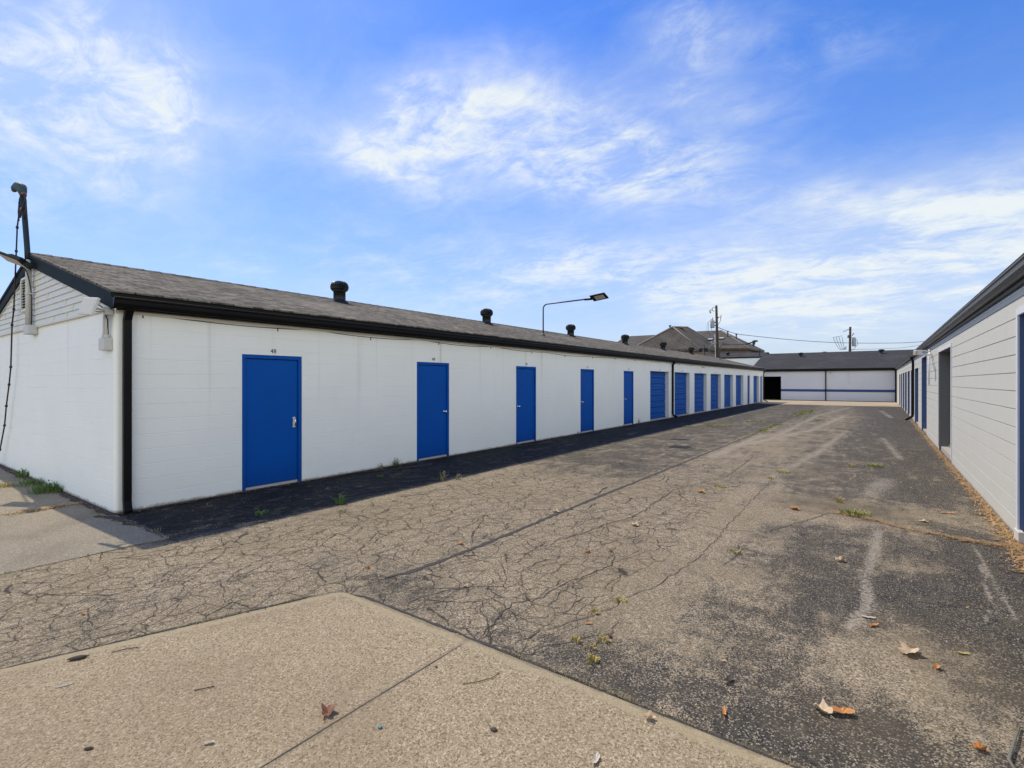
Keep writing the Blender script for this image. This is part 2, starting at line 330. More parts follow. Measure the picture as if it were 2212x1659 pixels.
# ------------------------------------------------------------------ mesh helper
class MB:
    def __init__(s): s.v = []; s.f = []; s.sm = []
    def add(s, vs, fs, smooth=False):
        o = len(s.v); s.v += [tuple(v) for v in vs]; s.f += [tuple(i + o for i in f) for f in fs]; s.sm += [smooth] * len(fs); return s
    def box(s, x0, x1, y0, y1, z0, z1):
        vs = [(x, y, z) for z in (z0, z1) for y in (y0, y1) for x in (x0, x1)]
        return s.add(vs, [(0, 2, 3, 1), (4, 5, 7, 6), (0, 1, 5, 4), (2, 6, 7, 3), (0, 4, 6, 2), (1, 3, 7, 5)])
    def obox(s, c, ax, ay, az, hx, hy, hz):       # oriented box
        c = Vector(c); ax, ay, az = (Vector(a).normalized() for a in (ax, ay, az))
        vs = [c + ax * hx * i + ay * hy * j + az * hz * k for k in (-1, 1) for j in (-1, 1) for i in (-1, 1)]
        return s.add(vs, [(0, 2, 3, 1), (4, 5, 7, 6), (0, 1, 5, 4), (2, 6, 7, 3), (0, 4, 6, 2), (1, 3, 7, 5)])
    def extr(s, prof, a, b, axis='Y', closed=True, caps=True):   # profile (p,z) extruded along axis from a to b
        n = len(prof)
        def P(p, z, t): return (p, t, z) if axis == 'Y' else (t, p, z)
        vs = [P(p, z, a) for p, z in prof] + [P(p, z, b) for p, z in prof]
        fs = [(i, (i + 1) % n, n + (i + 1) % n, n + i) for i in range(n if closed else n - 1)]
        if closed and caps: fs += [tuple(range(n))[::-1], tuple(range(n, 2 * n))]
        return s.add(vs, fs)
    def poly(s, pts, z0, z1):
        n = len(pts); vs = [(x, y, z0) for x, y in pts] + [(x, y, z1) for x, y in pts]
        return s.add(vs, [tuple(range(n))[::-1], tuple(range(n, 2 * n))] + [(i, (i + 1) % n, n + (i + 1) % n, n + i) for i in range(n)])
    def tube(s, pts, r, n=8, caps=True):
        pts = [Vector(p) for p in pts]; rs = r if isinstance(r, (list, tuple)) else [r] * len(pts)
        vs = []; up = None
        for i, p in enumerate(pts):
            d = (pts[min(i + 1, len(pts) - 1)] - pts[max(i - 1, 0)]).normalized()
            if up is None: up = Vector((0, 0, 1)) if abs(d.z) < .9 else Vector((1, 0, 0))
            a = d.cross(up).normalized(); b_ = a.cross(d).normalized(); up = b_
            vs += [p + (a * math.cos(2 * PI * k / n) + b_ * math.sin(2 * PI * k / n)) * rs[i] for k in range(n)]
        fs = [(i * n + k, i * n + (k + 1) % n, (i + 1) * n + (k + 1) % n, (i + 1) * n + k) for i in range(len(pts) - 1) for k in range(n)]
        if caps: fs += [tuple(range(n))[::-1], tuple(range((len(pts) - 1) * n, len(pts) * n))]
        return s.add(vs, fs, True)
    def lathe(s, prof, n=24, c=(0, 0, 0), fn=None):
        vs = []
        for i, (r, z) in enumerate(prof):
            for k in range(n):
                a = 2 * PI * k / n; rr = r * (fn(i, k) if fn else 1)
                vs.append((c[0] + rr * math.cos(a), c[1] + rr * math.sin(a), c[2] + z))
        m = len(prof)
        fs = [(i * n + k, i * n + (k + 1) % n, (i + 1) * n + (k + 1) % n, (i + 1) * n + k) for i in range(m - 1) for k in range(n)]
        fs += [tuple(range(n))[::-1], tuple(range((m - 1) * n, m * n))]
        return s.add(vs, fs, fn is None)
    def ribbon(s, pts, wd, z, seg=.06, jit=.4, seed=1, wander=.0):
        r = random.Random(seed); P = []
        for (x0, y0), (x1, y1) in zip(pts, pts[1:]):
            L = math.hypot(x1 - x0, y1 - y0); k = max(1, int(L / seg))
            P += [(x0 + (x1 - x0) * i / k, y0 + (y1 - y0) * i / k) for i in range(k)]
        P.append(pts[-1]); P = [(x + r.uniform(-1, 1) * wander, y + r.uniform(-1, 1) * wander) for x, y in P]
        vs = []
        for i, (x, y) in enumerate(P):
            a = P[max(0, i - 1)]; b_ = P[min(len(P) - 1, i + 1)]; L = math.hypot(b_[0] - a[0], b_[1] - a[1]) or 1
            nx, ny = -(b_[1] - a[1]) / L, (b_[0] - a[0]) / L
            e = min(i, len(P) - 1 - i); tp = min(1, .25 + e * .25)
            w1 = wd * .5 * tp * (1 + r.uniform(-jit, jit)); w2 = wd * .5 * tp * (1 + r.uniform(-jit, jit))
            vs += [(x - nx * w1, y - ny * w1, z), (x + nx * w2, y + ny * w2, z)]
        return s.add(vs, [(2 * i + 1, 2 * i, 2 * i + 2, 2 * i + 3) for i in range(len(P) - 1)])
    def hull(s, pts):
        bm = bmesh.new()
        for p in pts: bm.verts.new(p)
        r = bmesh.ops.convex_hull(bm, input=bm.verts)
        bmesh.ops.dissolve_limit(bm, angle_limit=.02, verts=bm.verts, edges=bm.edges)
        bm.verts.index_update()
        vs = [v.co.copy() for v in bm.verts]; ix = {v: i for i, v in enumerate(bm.verts)}
        fs = [tuple(ix[v] for v in f.verts) for f in bm.faces]; bm.free()
        return s.add(vs, fs)
    def build(s, name, m, parent=None, bevel=0.):
        me = bpy.data.meshes.new(name)
        off = Vector((0, 0, 0)); p = parent
        while p is not None: off = off + p.location; p = p.parent
        me.from_pydata([tuple(Vector(v) - off) for v in s.v], [], s.f)
        bm = bmesh.new(); bm.from_mesh(me); bmesh.ops.recalc_face_normals(bm, faces=bm.faces) if not getattr(s, 'open', False) else None
        bm.to_mesh(me); bm.free()
        for p_, f_ in zip(me.polygons, s.sm): p_.use_smooth = f_
        me.materials.append(m)
        o = bpy.data.objects.new(name, me); COL.objects.link(o)
        if parent: o.parent = parent
        if bevel:
            bv = o.modifiers.new('bevel', 'BEVEL'); bv.width = bevel; bv.segments = 2; bv.limit_method = 'ANGLE'
        return o
def tag(o, label=None, cat=None, group=None, kind=None):
    if label: o['label'] = label
    if cat: o['category'] = cat
    if group: o['group'] = group
    if kind: o['kind'] = kind
    return o
def thing(name, loc, label, cat, group=None):
    o = bpy.data.objects.new(name, None); COL.objects.link(o); o.location = loc; o.empty_display_size = .2
    return tag(o, label, cat, group)
def copy_tree(o, parent=None):
    c = o.copy(); COL.objects.link(c); c.parent = parent
    for ch in list(o.children): copy_tree(ch, c)
    return c

# ------------------------------------------------------------------ ground
def sstep(x, a, b): t = np.clip((x - a) / (b - a), 0, 1); return t * t * (3 - 2 * t)
def blob(X, Y, cx, cy, rx, ry, a=0.):
    c, s_ = math.cos(a), math.sin(a); u = ((X - cx) * c + (Y - cy) * s_) / rx; v = (-(X - cx) * s_ + (Y - cy) * c) / ry
    return np.exp(-(u * u + v * v))
def segd(X, Y, pts):
    D = np.full(X.shape, 1e9)
    for (x0, y0), (x1, y1) in zip(pts, pts[1:]):
        dx_, dy_ = x1 - x0, y1 - y0; t = np.clip(((X - x0) * dx_ + (Y - y0) * dy_) / (dx_ * dx_ + dy_ * dy_), 0, 1)
        D = np.minimum(D, np.hypot(X - x0 - t * dx_, Y - y0 - t * dy_))
    return D
xs = np.concatenate([np.arange(-45, -16, 2.), np.arange(-16, -6.4, .2), np.arange(-6.4, 1.5, .045), np.arange(1.5, 8.01, .5)])
ys = np.concatenate([np.arange(-12, 0, .5), np.arange(0, 8, .045), np.arange(8, 20, .09), np.arange(20, 54.1, .2)])
X, Y = np.meshgrid(xs, ys); X = X.ravel(); Y = Y.ravel()
seal_shade = np.full(X.shape, .20)
seal_shade = seal_shade + .74 * sstep(-X, 5.75, 6.3) * sstep(Y, 2.0, 2.4)                                       # dark sealer along the left wall, with the building's shade painted into it
seal_shade += .52 * sstep(X, -1.75, -.3) * sstep(-Y, -8.6, -6.8)                    # sealed yard in front of the right units
seal_shade += .25 * sstep(X, .1, .9) * sstep(-Y, -8.6, -6.8)
seal_shade += .38 * blob(X, Y, -1.6, 2.75, .75, .35) + .35 * blob(X, Y, -2.9, 2.8, .8, .35)
seal_shade += .30 * blob(X, Y, -3.45, 3.2, .35, .7) + .2 * blob(X, Y, -4.6, 1.6, .5, .8)
far = sstep(Y, 7.2, 10)
seal_shade += far * (.33 + .26 * sstep(X, -1.9, -.2) + .14 * sstep(X, -.2, .8))
seal_shade += .22 * sstep(Y, 6.5, 10) * sstep(-X, 3.3, 3.5) * sstep(X, -6.2, -5.4)
seal_shade += .14 * sstep(Y, 14, 24) * (X > -5.8)
seal_shade -= .16 * blob(X, Y, -2.6, 14, .9, 9) + .25 * blob(X, Y, -1.2, 27, .9, 8) + .2 * blob(X, Y, -4.4, 27, .6, 9)
seal_shade -= .45 * blob(X, Y, .15, 4.0, .33, .5) + .35 * blob(X, Y, .35, 3.35, .25, .45) + .25 * blob(X, Y, -.35, 3.6, .2, .35)
seal_shade += .25 * blob(X, Y, -.35, 5.3, .35, .7) + .25 * blob(X, Y, .45, 5.2, .4, .9) - .3 * blob(X, Y, .2, 5.9, .35, .4)
seal_shade -= .3 * blob(X, Y, -.7, 7.3, .9, .35)
edge = (Y < 3.19 + .03 * np.sin(X * 7)) & (X > -1.8) & (Y > 2.3); seal_shade = seal_shade + .12 * edge
wall_shade = sstep(-X, 5.85, 6.25) * sstep(Y, 2.0, 2.4)  # mask of the shade painted into the asphalt beside the left wall
scuff = sstep(Y, 7.5, 12) * sstep(X, -5.9, -5.6) * (1 - .75 * sstep(X, -.1, .7)) + .35 * sstep(-Y, -7.5, -5) * sstep(X, -1.2, -.6)
crk = .78 * sstep(-X, 1.55, 2.0) * sstep(-Y, -15, -8) * sstep(X, -6.0, -5.5)
crk += .20 * sstep(-X, .9, 1.5) * sstep(-Y, -9, -5)
crk += .30 * sstep(-X, 3.3, 3.6) * sstep(-Y, -7, -4) * sstep(X, -6., -5.6)
crk = np.where((X < -6.0) & (Y < 2.4), .35, crk) + .25 * sstep(-Y, -2.6, -2.2)
sand = .55 * sstep(X, 1.02, 1.2) * sstep(-Y, -50, -3) + .5 * blob(X, Y, -2.6, 33, .6, 6) * 0
sand += (.40 + .22 * np.sin(X * 9 + 1)) * np.exp(-(segd(X, Y, [(-.5, 7.8), (-.16, 7.72), (.19, 7.45), (.64, 7.28), (.78, 7.23), (1.05, 7.21), (1.18, 7.24)]) / .06) ** 2)
sand += .55 * np.exp(-(segd(X, Y, [(-1.9, 2.55), (-1.07, 2.58), (1.2, 2.56)]) / .04) ** 2)
brown = .85 * blob(X, Y, -.3, 8.1, 1.1, .7) + .6 * blob(X, Y, .3, 4.1, .7, .9) + .6 * blob(X, Y, -.9, 11, 1.2, 2.) + .5 * blob(X, Y, -3.9, 17, .8, 3.)
brown += .5 * blob(X, Y, -.2, 3.0, .5, .4) + .45 * blob(X, Y, -2.6, 3.1, .4, .3)
scr = np.zeros(X.shape)
for pts, wd in (([(0, 7.1), (-.03, 6.33), (-.1, 5.32), (-.06, 4.7), (-.17, 4.22)], .07), ([(.77, 7.41), (.8, 6.67), (.78, 5.72), (.8, 5.04)], .03), ([(.76, 6.35), (.72, 5.68), (.69, 5.24), (.62, 4.92)], .025),
                ([(-2.9, 15), (-1.9, 21), (-1.4, 30)], .14), ([(-2.6, 17), (-2.5, 30), (-1.6, 40)], .12), ([(-3.1, 12), (-3.0, 18)], .12), ([(-1.6, 9.5), (-1.2, 14), (-.9, 21)], .10), ([(.5, 30), (.1, 37)], .12), ([(.4, 14), (.1, 19)], .08), ([(-.1, 9.4), (.1, 11)], .15)):
    scr = np.maximum(scr, (.56 if pts[0][1] > 9 else .66) * np.exp(-(segd(X, Y, pts) / (wd * (1.6 if pts[0][1] > 9 else 1.0))) ** 2))
verts = np.stack([X, Y, np.zeros_like(X)], 1)
nx_, ny_ = len(xs), len(ys)
ii = np.arange(nx_ - 1)[None, :] + nx_ * np.arange(ny_ - 1)[:, None]; ii = ii.ravel()
faces = np.stack([ii, ii + 1, ii + 1 + nx_, ii + nx_], 1)
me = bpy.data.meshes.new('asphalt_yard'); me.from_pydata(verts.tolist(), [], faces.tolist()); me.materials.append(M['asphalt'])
for nm_, arr in (('seal_shade', seal_shade), ('crk', crk), ('sand', sand), ('brown', brown), ('scratch', scr), ('wall_shade', wall_shade), ('scuff', scuff)):
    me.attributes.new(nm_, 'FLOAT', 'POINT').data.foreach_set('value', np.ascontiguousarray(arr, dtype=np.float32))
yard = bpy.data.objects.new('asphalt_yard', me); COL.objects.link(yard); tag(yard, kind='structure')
g = MB().add([(-1500, -1500, -.03), (1500, -1500, -.03), (1500, 1500, -.03), (-1500, 1500, -.03)], [(0, 1, 2, 3)]).build('ground', M['earth']); tag(g, kind='structure')

SL = [(-4.18, .65), (-3.55, 2.44), (-3.47, 2.51), (-3.1, 2.54), (3.0, 2.50), (3.0, -9), (-7.4, -9)]
tag(MB().poly(SL, -.02, .012).build('concrete_slab', M['slab']), kind='structure')
tag(MB().poly([(-6.25, 2.29), (-6.28, .4), (-45, .4), (-45, 2.29)], -.02, .006).build('concrete_apron', M['apron'], bevel=.004), kind='structure')
tag(MB().poly([(-9.9, 53.0), (-9.9, 45.4), (-6.9, 43.5), (-3, 43.2), (1.4, 43.6), (1.4, 53.0)], -.02, .007).build('tan_concrete_strip', M['tan_conc']), kind='structure')
cr = MB()
cr.ribbon([(-2.17, 2.46), (-2.19, 1.17), (-2.2, -2)], .008, .0132, jit=.3, seed=2)
cr.ribbon([(-9.03, .4), (-9.04, 2.26)], .02, .0072, jit=.5, seed=3)
cr.ribbon([(-6.24, .4), (-6.26, 2.2)], .007, .0072, jit=.6, seed=4, wander=.006)
cr.ribbon([(-8.04, 2.13), (-7.6, 2.21), (-6.8, 2.27), (-6.3, 2.26)], .035, .011, jit=.8, seed=5, wander=.015)
cr.ribbon([(-3.58, 2.45), (-3.3, 2.565), (-2.0, 2.565), (-.3, 2.535), (3, 2.52)], .022, .0045, jit=.8, seed=6, wander=.004)
cr.ribbon([(-4.21, .65), (-3.64, 2.33), (-3.56, 2.46)], .018, .0045, jit=.8, seed=7)
cr.ribbon([(-3.46, 2.9), (-3.40, 3.11), (-3.36, 3.5), (-3.34, 4.51), (-3.36, 6.58), (-3.35, 7.42), (-3.32, 12.44), (-3.30, 15.2)], .05, .0045, jit=.55, seed=8, wander=.008)
cr.ribbon([(-3.31, 15.2), (-3.27, 18.), (-3.34, 22.87), (-3.28, 35.08)], .05, .0045, jit=.9, seed=9, wander=.02)
for k, (pts, wd) in enumerate((([(-2.15, 2.57), (-2.28, 3.17), (-2.15, 3.38), (-2.13, 3.76), (-2.0, 4.35), (-2.1, 4.58), (-2.2, 4.69)], .010), ([(-1.94, 2.58), (-1.86, 2.93), (-1.73, 3.25), (-1.68, 3.36), (-1.63, 3.51), (-1.59, 3.82), (-1.51, 4.12), (-1.4, 5.1), (-1.45, 6.3), (-1.5, 9.9), (-1.45, 12.)], .006),
        ([(-1.75, 2.58), (-1.74, 2.77), (-1.47, 3.18), (-1.5, 3.34), (-1.58, 3.43)], .007), ([(-1.35, 2.57), (-1.38, 2.75), (-1.48, 2.91), (-1.46, 3.16)], .008), ([(-2.93, 2.58), (-2.91, 2.79), (-2.85, 3.07), (-2.52, 3.3)], .008),
        ([(-2.32, 5.7), (-1.9, 6.2), (-1.35, 6.15), (-1.0, 6.4), (-.5, 7.75)], .008), ([(-2.8, 4.6), (-2.5, 6.2), (-2.6, 8.), (-2.2, 9.6), (-2.3, 12.4), (-2.42, 13.)], .010), ([(-5.3, 13.5), (-4.4, 13.2), (-3.9, 13.2)], .03), ([(-1.17, 4.9), (-1.1, 5.4), (-1.2, 5.7), (-.8, 6.2)], .007),
        ([(-6.2, 13.6), (-7.0, 13.2), (-7.9, 13.)], .02), ([(-5.6, 7.2), (-4.6, 7.0), (-3.9, 7.3)], .008), ([(.1, 11.9), (1.1, 11.7)], .012))):
    cr.ribbon(pts, wd, .004 + .0004 * k, .07, .5, 20 + k, .018 if wd < .02 else .008)
tag(cr.build('pavement_cracks', M['crack_dark']), kind='stuff', label='dark long cracks and joints running through the pavement', cat='cracks')
so = MB(); so.ribbon([(-15.9, 2.25), (-8.0, 2.25), (-7.91, 2.3), (-7.91, 10)], .12, .0125, .08, .6, 31, .012)
so.ribbon([(-7.9, 10), (-7.9, 47)], .10, .0125, .12, .7, 32, .015); so.ribbon([(-8.0, 2.1), (-7.7, 2.22), (-7.1, 2.26)], .14, .0135, .06, .7, 33, .02)
so.ribbon([(-7.86, 6.0), (-7.55, 6.9), (-7.4, 7.5)], .10, .0137, .06, .7, 34, .02); so.ribbon([(-7.85, 10.6), (-7.5, 11.8), (-7.6, 12.5)], .12, .0138, .06, .7, 35, .03)
tag(so.build('soil_line', M['soil'], ), kind='stuff', label='dark damp soil and debris along the foot of the left wall', cat='soil')

# ------------------------------------------------------------------ building kit
def wall_profile(x, out, z0, z1, d, course=.2, half=.006):
    pr = [(x, z0)]; z = math.ceil((z0 + .02) / course) * course
    while z < z1 - .03:
        pr += [(x, z - half), (x - out * d, z - half * .3), (x - out * d, z + half * .3), (x, z + half)]; z += course
    return pr + [(x, z1)]
def block_wall(mb, axis, x, out, a, b, z1, opens, d, z0=0.):
    """open-shell wall with grooved courses; opens=[(a,b,ztop,zbot)]"""
    t = a
    for oa, ob, zt, zb in sorted(opens):
        mb.extr(wall_profile(x, out, z0, z1, d), t, oa, axis, False)
        mb.extr(wall_profile(x, out, zt, z1, d), oa, ob, axis, False)
        if zb > z0: mb.extr([(x, z0), (x, zb)], oa, ob, axis, False)
        t = ob
    mb.extr(wall_profile(x, out, z0, z1, d), t, b, axis, False)
def orient(o, out, axis):
    """make shell faces look outwards"""
    v = Vector((out, 0, 0)) if axis == 'Y' else Vector((0, out, 0)); me = o.data; fl = []
    for p in me.polygons:
        if p.normal.dot(v) < 0: fl.append(p.index)
    if fl:
        bm = bmesh.new(); bm.from_mesh(me); bm.faces.ensure_lookup_table(); bmesh.ops.reverse_faces(bm, faces=[bm.faces[i] for i in fl]); bm.to_mesh(me); bm.free()
def jamb(mb, x, out, a, b, zt, zb, d):
    xi = x - out * d
    mb.add([(x, a, zb), (xi, a, zb), (xi, a, zt), (x, a, zt)], [(0, 1, 2, 3)]); mb.add([(x, b, zb), (xi, b, zb), (xi, b, zt), (x, b, zt)], [(3, 2, 1, 0)])
    mb.add([(x, a, zt), (xi, a, zt), (xi, b, zt), (x, b, zt)], [(0, 1, 2, 3)])
def roller(parent, x, out, a, b, zt, zb, m, sill=True):
    """ribbed roll-up door"""
    pr = []; z = zb; N_ = 8; ph = (zt - zb) / N_
    for i in range(N_):
        pr += [(x, z), (x, z + .06), (x - out * .014, z + .075), (x - out * .014, z + .09), (x, z + .105), (x, z + .155), (x - out * .014, z + .17), (x - out * .014, z + .185), (x, z + .20), (x, z + ph - .032), (x - out * .055, z + ph - .026), (x - out * .055, z + ph - .003)]
        z += ph
    pr.append((x, zt))
    d = MB(); d.extr(pr, a, b, 'Y', False); o = d.build('roll_up_door', m, parent); orient(o, out, 'Y')
    bar = MB().box(min(x, x + out * .03), max(x, x + out * .03), a + .01, b - .01, zb, zb + .05).build('bottom_bar', m, o)
    if sill: MB().box(min(x - out * .1, x + out * .17), max(x - out * .1, x + out * .17), a + .002, b - .002, -.02, zb - .003).build('door_sill', M['sill'], o)
    return o
def walk_door(parent, x, out, a, b, zt, hinge, kind, knobz=1.02):
    """steel door: frame, leaf, hinges, sill strip, handle. hinge=+1: hinges on the far (b) side"""
    fr = MB(); X0, X1 = sorted((x - out * .09, x + out * .004))
    fr.box(X0, X1, a, a + .05, 0.0, zt); fr.box(X0, X1, b - .05, b, 0.0, zt); fr.box(X0, X1, a + .05, b - .05, zt - .055, zt)
    f = fr.build('door_frame', M['blue_door'], parent, bevel=.003)
    xl = x - out * .024
    X0, X1 = sorted((xl, xl - out * .045))
    dr = MB().box(X0, X1, a + .059, b - .059, .055, zt - .065).build('door', M['blue_door'], parent, bevel=.002)
    X0, X1 = sorted((xl + out * .004, xl - out * .03))
    sw = MB().box(X0, X1, a + .054, b - .054, .005, .05)
    for q in range(4): sw.box(*sorted((xl + out * .004, xl + out * .007)), a + .15 + q * (b - a - .3) / 3, a + .165 + q * (b - a - .3) / 3, .022, .036)
    sw.build('door_sweep', M['alu'], dr)
    hy = b - .052 if hinge > 0 else a + .052
    for hz in (.19, 1.02, 1.86):
        MB().tube([(xl + out * .008, hy, hz - .055), (xl + out * .008, hy, hz + .055)], .011, 8).box(*sorted((xl + out * .0, xl + out * .006)), hy - .018, hy + .018, hz - .05, hz + .05).build('hinge', M['blue_dark'], dr)
    ky = a + .12 if hinge > 0 else b - .12
    h = MB()
    if kind == 'pull':
        h.box(*sorted((xl, xl + out * .006)), ky - .025, ky + .025, knobz - .09, knobz + .08)
        h.tube([(xl, ky, knobz + .06), (xl + out * .045, ky, knobz + .055), (xl + out * .05, ky, knobz), (xl + out * .045, ky, knobz - .055), (xl, ky, knobz - .06)], .010, 8)
    else:
        h.tube([(xl, ky, knobz), (xl + out * .006, ky, knobz)], .034, 16); h.tube([(xl, ky, knobz), (xl + out * .035, ky, knobz)], .012, 10)
        h.tube([(xl + out * .03, ky, knobz), (xl + out * .038, ky, knobz), (xl + out * .06, ky, knobz), (xl + out * .068, ky, knobz)], [.018, .028, .028, .016], 14)
        h.box(*sorted((xl, xl + out * .02)), ky - .004 - .05, ky + .004 - .05, knobz - .03, knobz + .0)
    h.build('handle', M['chrome'], dr)
    return dr
def gutter(parent, x, out, a, b, zt, name='gutter', m=None, h=.13, wd=.13):
    """K-style gutter fixed to the fascia at x"""
    g_ = MB(); o = out
    pr = [(x, zt), (x, zt - h), (x + o * wd * .55, zt - h), (x + o * wd * .80, zt - h * .62), (x + o * wd * .84, zt - h * .25), (x + o * wd, zt - h * .15), (x + o * wd, zt - .004), (x + o * (wd - .014), zt), (x + o * (wd - .014), zt - .012), (x + o * .02, zt - .012)]
    g_.extr(pr, a, b); return g_.build(name, m or M['black_metal'], parent)
def downpipe(parent, pts, wy=.085, wx=.06, m=None):
    """rectangular pipe along points (x,y,z)"""
    d = MB(); vs = []
    pts = [Vector(p) for p in pts]
    for i, p in enumerate(pts):
        t = (pts[min(i + 1, len(pts) - 1)] - pts[max(0, i - 1)]).normalized(); side = Vector((0, 1, 0)) if abs(t.y) < .7 else Vector((1, 0, 0))
        nrm = t.cross(side).normalized(); side = nrm.cross(t).normalized()
        for sx, sy in ((-1, -1), (1, -1), (1, 1), (-1, 1)): vs.append(p + side * wy / 2 * sx + nrm * wx / 2 * sy)
    n = len(pts); fs = [(i * 4 + k, i * 4 + (k + 1) % 4, (i + 1) * 4 + (k + 1) % 4, (i + 1) * 4 + k) for i in range(n - 1) for k in range(4)] + [(3, 2, 1, 0), tuple(range(4 * n - 4, 4 * n))]
    d.add(vs, fs); return d.build('downpipe', m or M['black_metal'], parent, bevel=.004)
def number(parent, txt, loc, rz, size=.10, name='door_number'):
    c = bpy.data.curves.new('n', 'FONT'); c.body = txt; c.size = size; c.align_x = 'CENTER'; c.extrude = .0015
    o = bpy.data.objects.new('n', c); COL.objects.link(o); bpy.context.view_layer.update()
    dg = bpy.context.evaluated_depsgraph_get(); me = bpy.data.meshes.new_from_object(o.evaluated_get(dg)); COL.objects.unlink(o); bpy.data.objects.remove(o)
    me.transform(Matrix.Rotation(PI / 2, 4, 'X')); me.transform(Matrix.Rotation(rz, 4, 'Z')); me.materials.clear(); me.materials.append(M['black_metal'])
    r = bpy.data.objects.new(name, me); COL.objects.link(r); r.parent = parent; off = Vector((0, 0, 0)); p = parent
    while p: off += p.location; p = p.parent
    r.location = Vector(loc) - off; return r
def roof_pair(mb, x0, z0, xr, zr, x1, z1, ya, yb, th=.025):
    """gable roof along Y: eave (x0,z0) ridge (xr,zr) eave (x1,z1), ends ya..yb"""
    pr = [(x0, z0), (xr, zr), (x1, z1), (x1, z1 - th), (xr, zr - th), (x0, z0 - th)]
    mb.extr(pr, ya, yb)
def turbine(parent, loc, s=1.):
    x, y, z = loc
    n = MB(); n.lathe([(.24 * s, -.06), (.235 * s, -.02), (.16 * s, .03), (.152 * s, .06), (.152 * s, .26 * s), (.165 * s, .265 * s), (.165 * s, .28 * s)], 28, (x, y, z)); 
    nk = n.build('turbine_vent', M['turbine'], parent)
    hd = MB(); prof = [(.150, .27), (.180, .285), (.206, .325), (.215, .375), (.208, .43), (.182, .48), (.140, .515), (.09, .532), (.04, .538)]
    N = 88
    def fn(i, k):
        if i in (0, 7, 8): return 1.
        ph = (k + i * 1.6) % 4; return 1. + (.075 if ph < 1 else (.045 if ph < 2 else (.0 if ph < 3 else -.05)))
    hd.lathe([(r * s, q * s) for r, q in prof], N, (x, y, z), fn)
    h = hd.build('vent_head', M['turbine'], nk)
    rv = MB()
    for k in range(22):
        a = 2 * PI * k / 22; rv.obox((x + .17 * s * math.cos(a), y + .17 * s * math.sin(a), z + .282 * s), (math.cos(a), math.sin(a), 0), (-math.sin(a), math.cos(a), 0), (0, 0, 1), .006, .010, .004)
    rv.build('rivet_ring', M['alu'], nk)
    return nk

# ------------------------------------------------------------------ left storage building
XL = -7.95; Y0, Y1 = 2.29, 47.5; XB = -15.95; ZE = 2.86; XR = -11.95; ZR = 3.94; sl = (ZR - ZE) / (7.83 + XR) * -1  # slope
SLP = (ZR - ZE) / (-7.83 - XR)
Lb = thing('storage_building', ((XL + XB) / 2, (Y0 + Y1) / 2, 0), 'long white block storage building with bright blue doors on the left of the yard', 'building')
walk = [(3.90, 4.90), (7.55, 8.55), (11.19, 12.18), (14.85, 15.83), (18.34, 19.30)]
rolls = [(21.13, 23.51), (24.35, 26.73), (27.58, 29.96), (30.80, 33.18), (34.03, 36.41), (37.26, 39.63), (43.31, 45.58)]
nar = [(41.06, 42.02), (46.17, 47.07)]
ops = [(a, b, 2.13, 0) for a, b in walk] + [(a, b, 2.17, 0) for a, b in rolls] + [(a, b, 2.17, 0) for a, b in nar]
ZW = 2.64
wl = MB(); block_wall(wl, 'Y', XL, 1, Y0 + .05, Y1, ZW, ops, .0018)
o = wl.build('wall', M['white_block'], Lb); orient(o, 1, 'Y')
we = MB(); block_wall(we, 'X', Y0, -1, XB, XL - .05, ZW, [], .0016); o = we.build('end_wall', M['white_block'], Lb); orient(o, -1, 'X')
# rounded corner post
cp = MB(); vs = []; fs = []
for i in range(7):
    a = -PI / 2 + PI / 2 * i / 6; vs += [(XL - .05 + .05 * math.cos(a), Y0 + .05 + .05 * math.sin(a), 0), (XL - .05 + .05 * math.cos(a), Y0 + .05 + .05 * math.sin(a), ZW)]
for i in range(6): fs.append((2 * i, 2 * i + 2, 2 * i + 3, 2 * i + 1))
cp.add(vs, fs, True); cp.open = True; cp.build('wall_corner', M['white_block'], Lb)
ow = MB(); ow.extr([(XB, 0), (XB, ZW)], Y0, Y1, 'Y', False); ow.extr([(Y1, 0), (Y1, ZW)], XB, XL, 'X', False); ow.build('rear_wall', M['white_block'], Lb)
for a, b, zt in [(a, b, 2.13) for a, b in walk] + [(a, b, 2.17) for a, b in rolls + nar]:
    jm = MB(); jamb(jm, XL, 1, a, b, zt, 0, .24)
    jm.add([(XL - .24, a, 0), (XL - .24, b, 0), (XL - .24, b, zt), (XL - .24, a, zt)], [(0, 1, 2, 3)]); jm.open = True; jm.build('door_reveal', M['white_trim'], Lb)
for i, (a, b) in enumerate(walk): walk_door(Lb, XL, 1, a + .005, b - .012, 2.125, -1 if i < 2 else 1, 'pull' if i == 0 else 'knob', 1.03)
for a, b in nar: walk_door(Lb, XL - .08, 1, a + .005, b - .012, 2.165, 1, 'knob')
for a, b in rolls: roller(Lb, XL - .165, 1, a, b, 2.17, .06, M['blue_roller'])
for i, (a, b) in enumerate(sorted(walk + rolls + nar)): number(Lb, str(48 + i), (XL + .001, (a + b) / 2, 2.165 if i < 5 else 2.2), PI / 2)
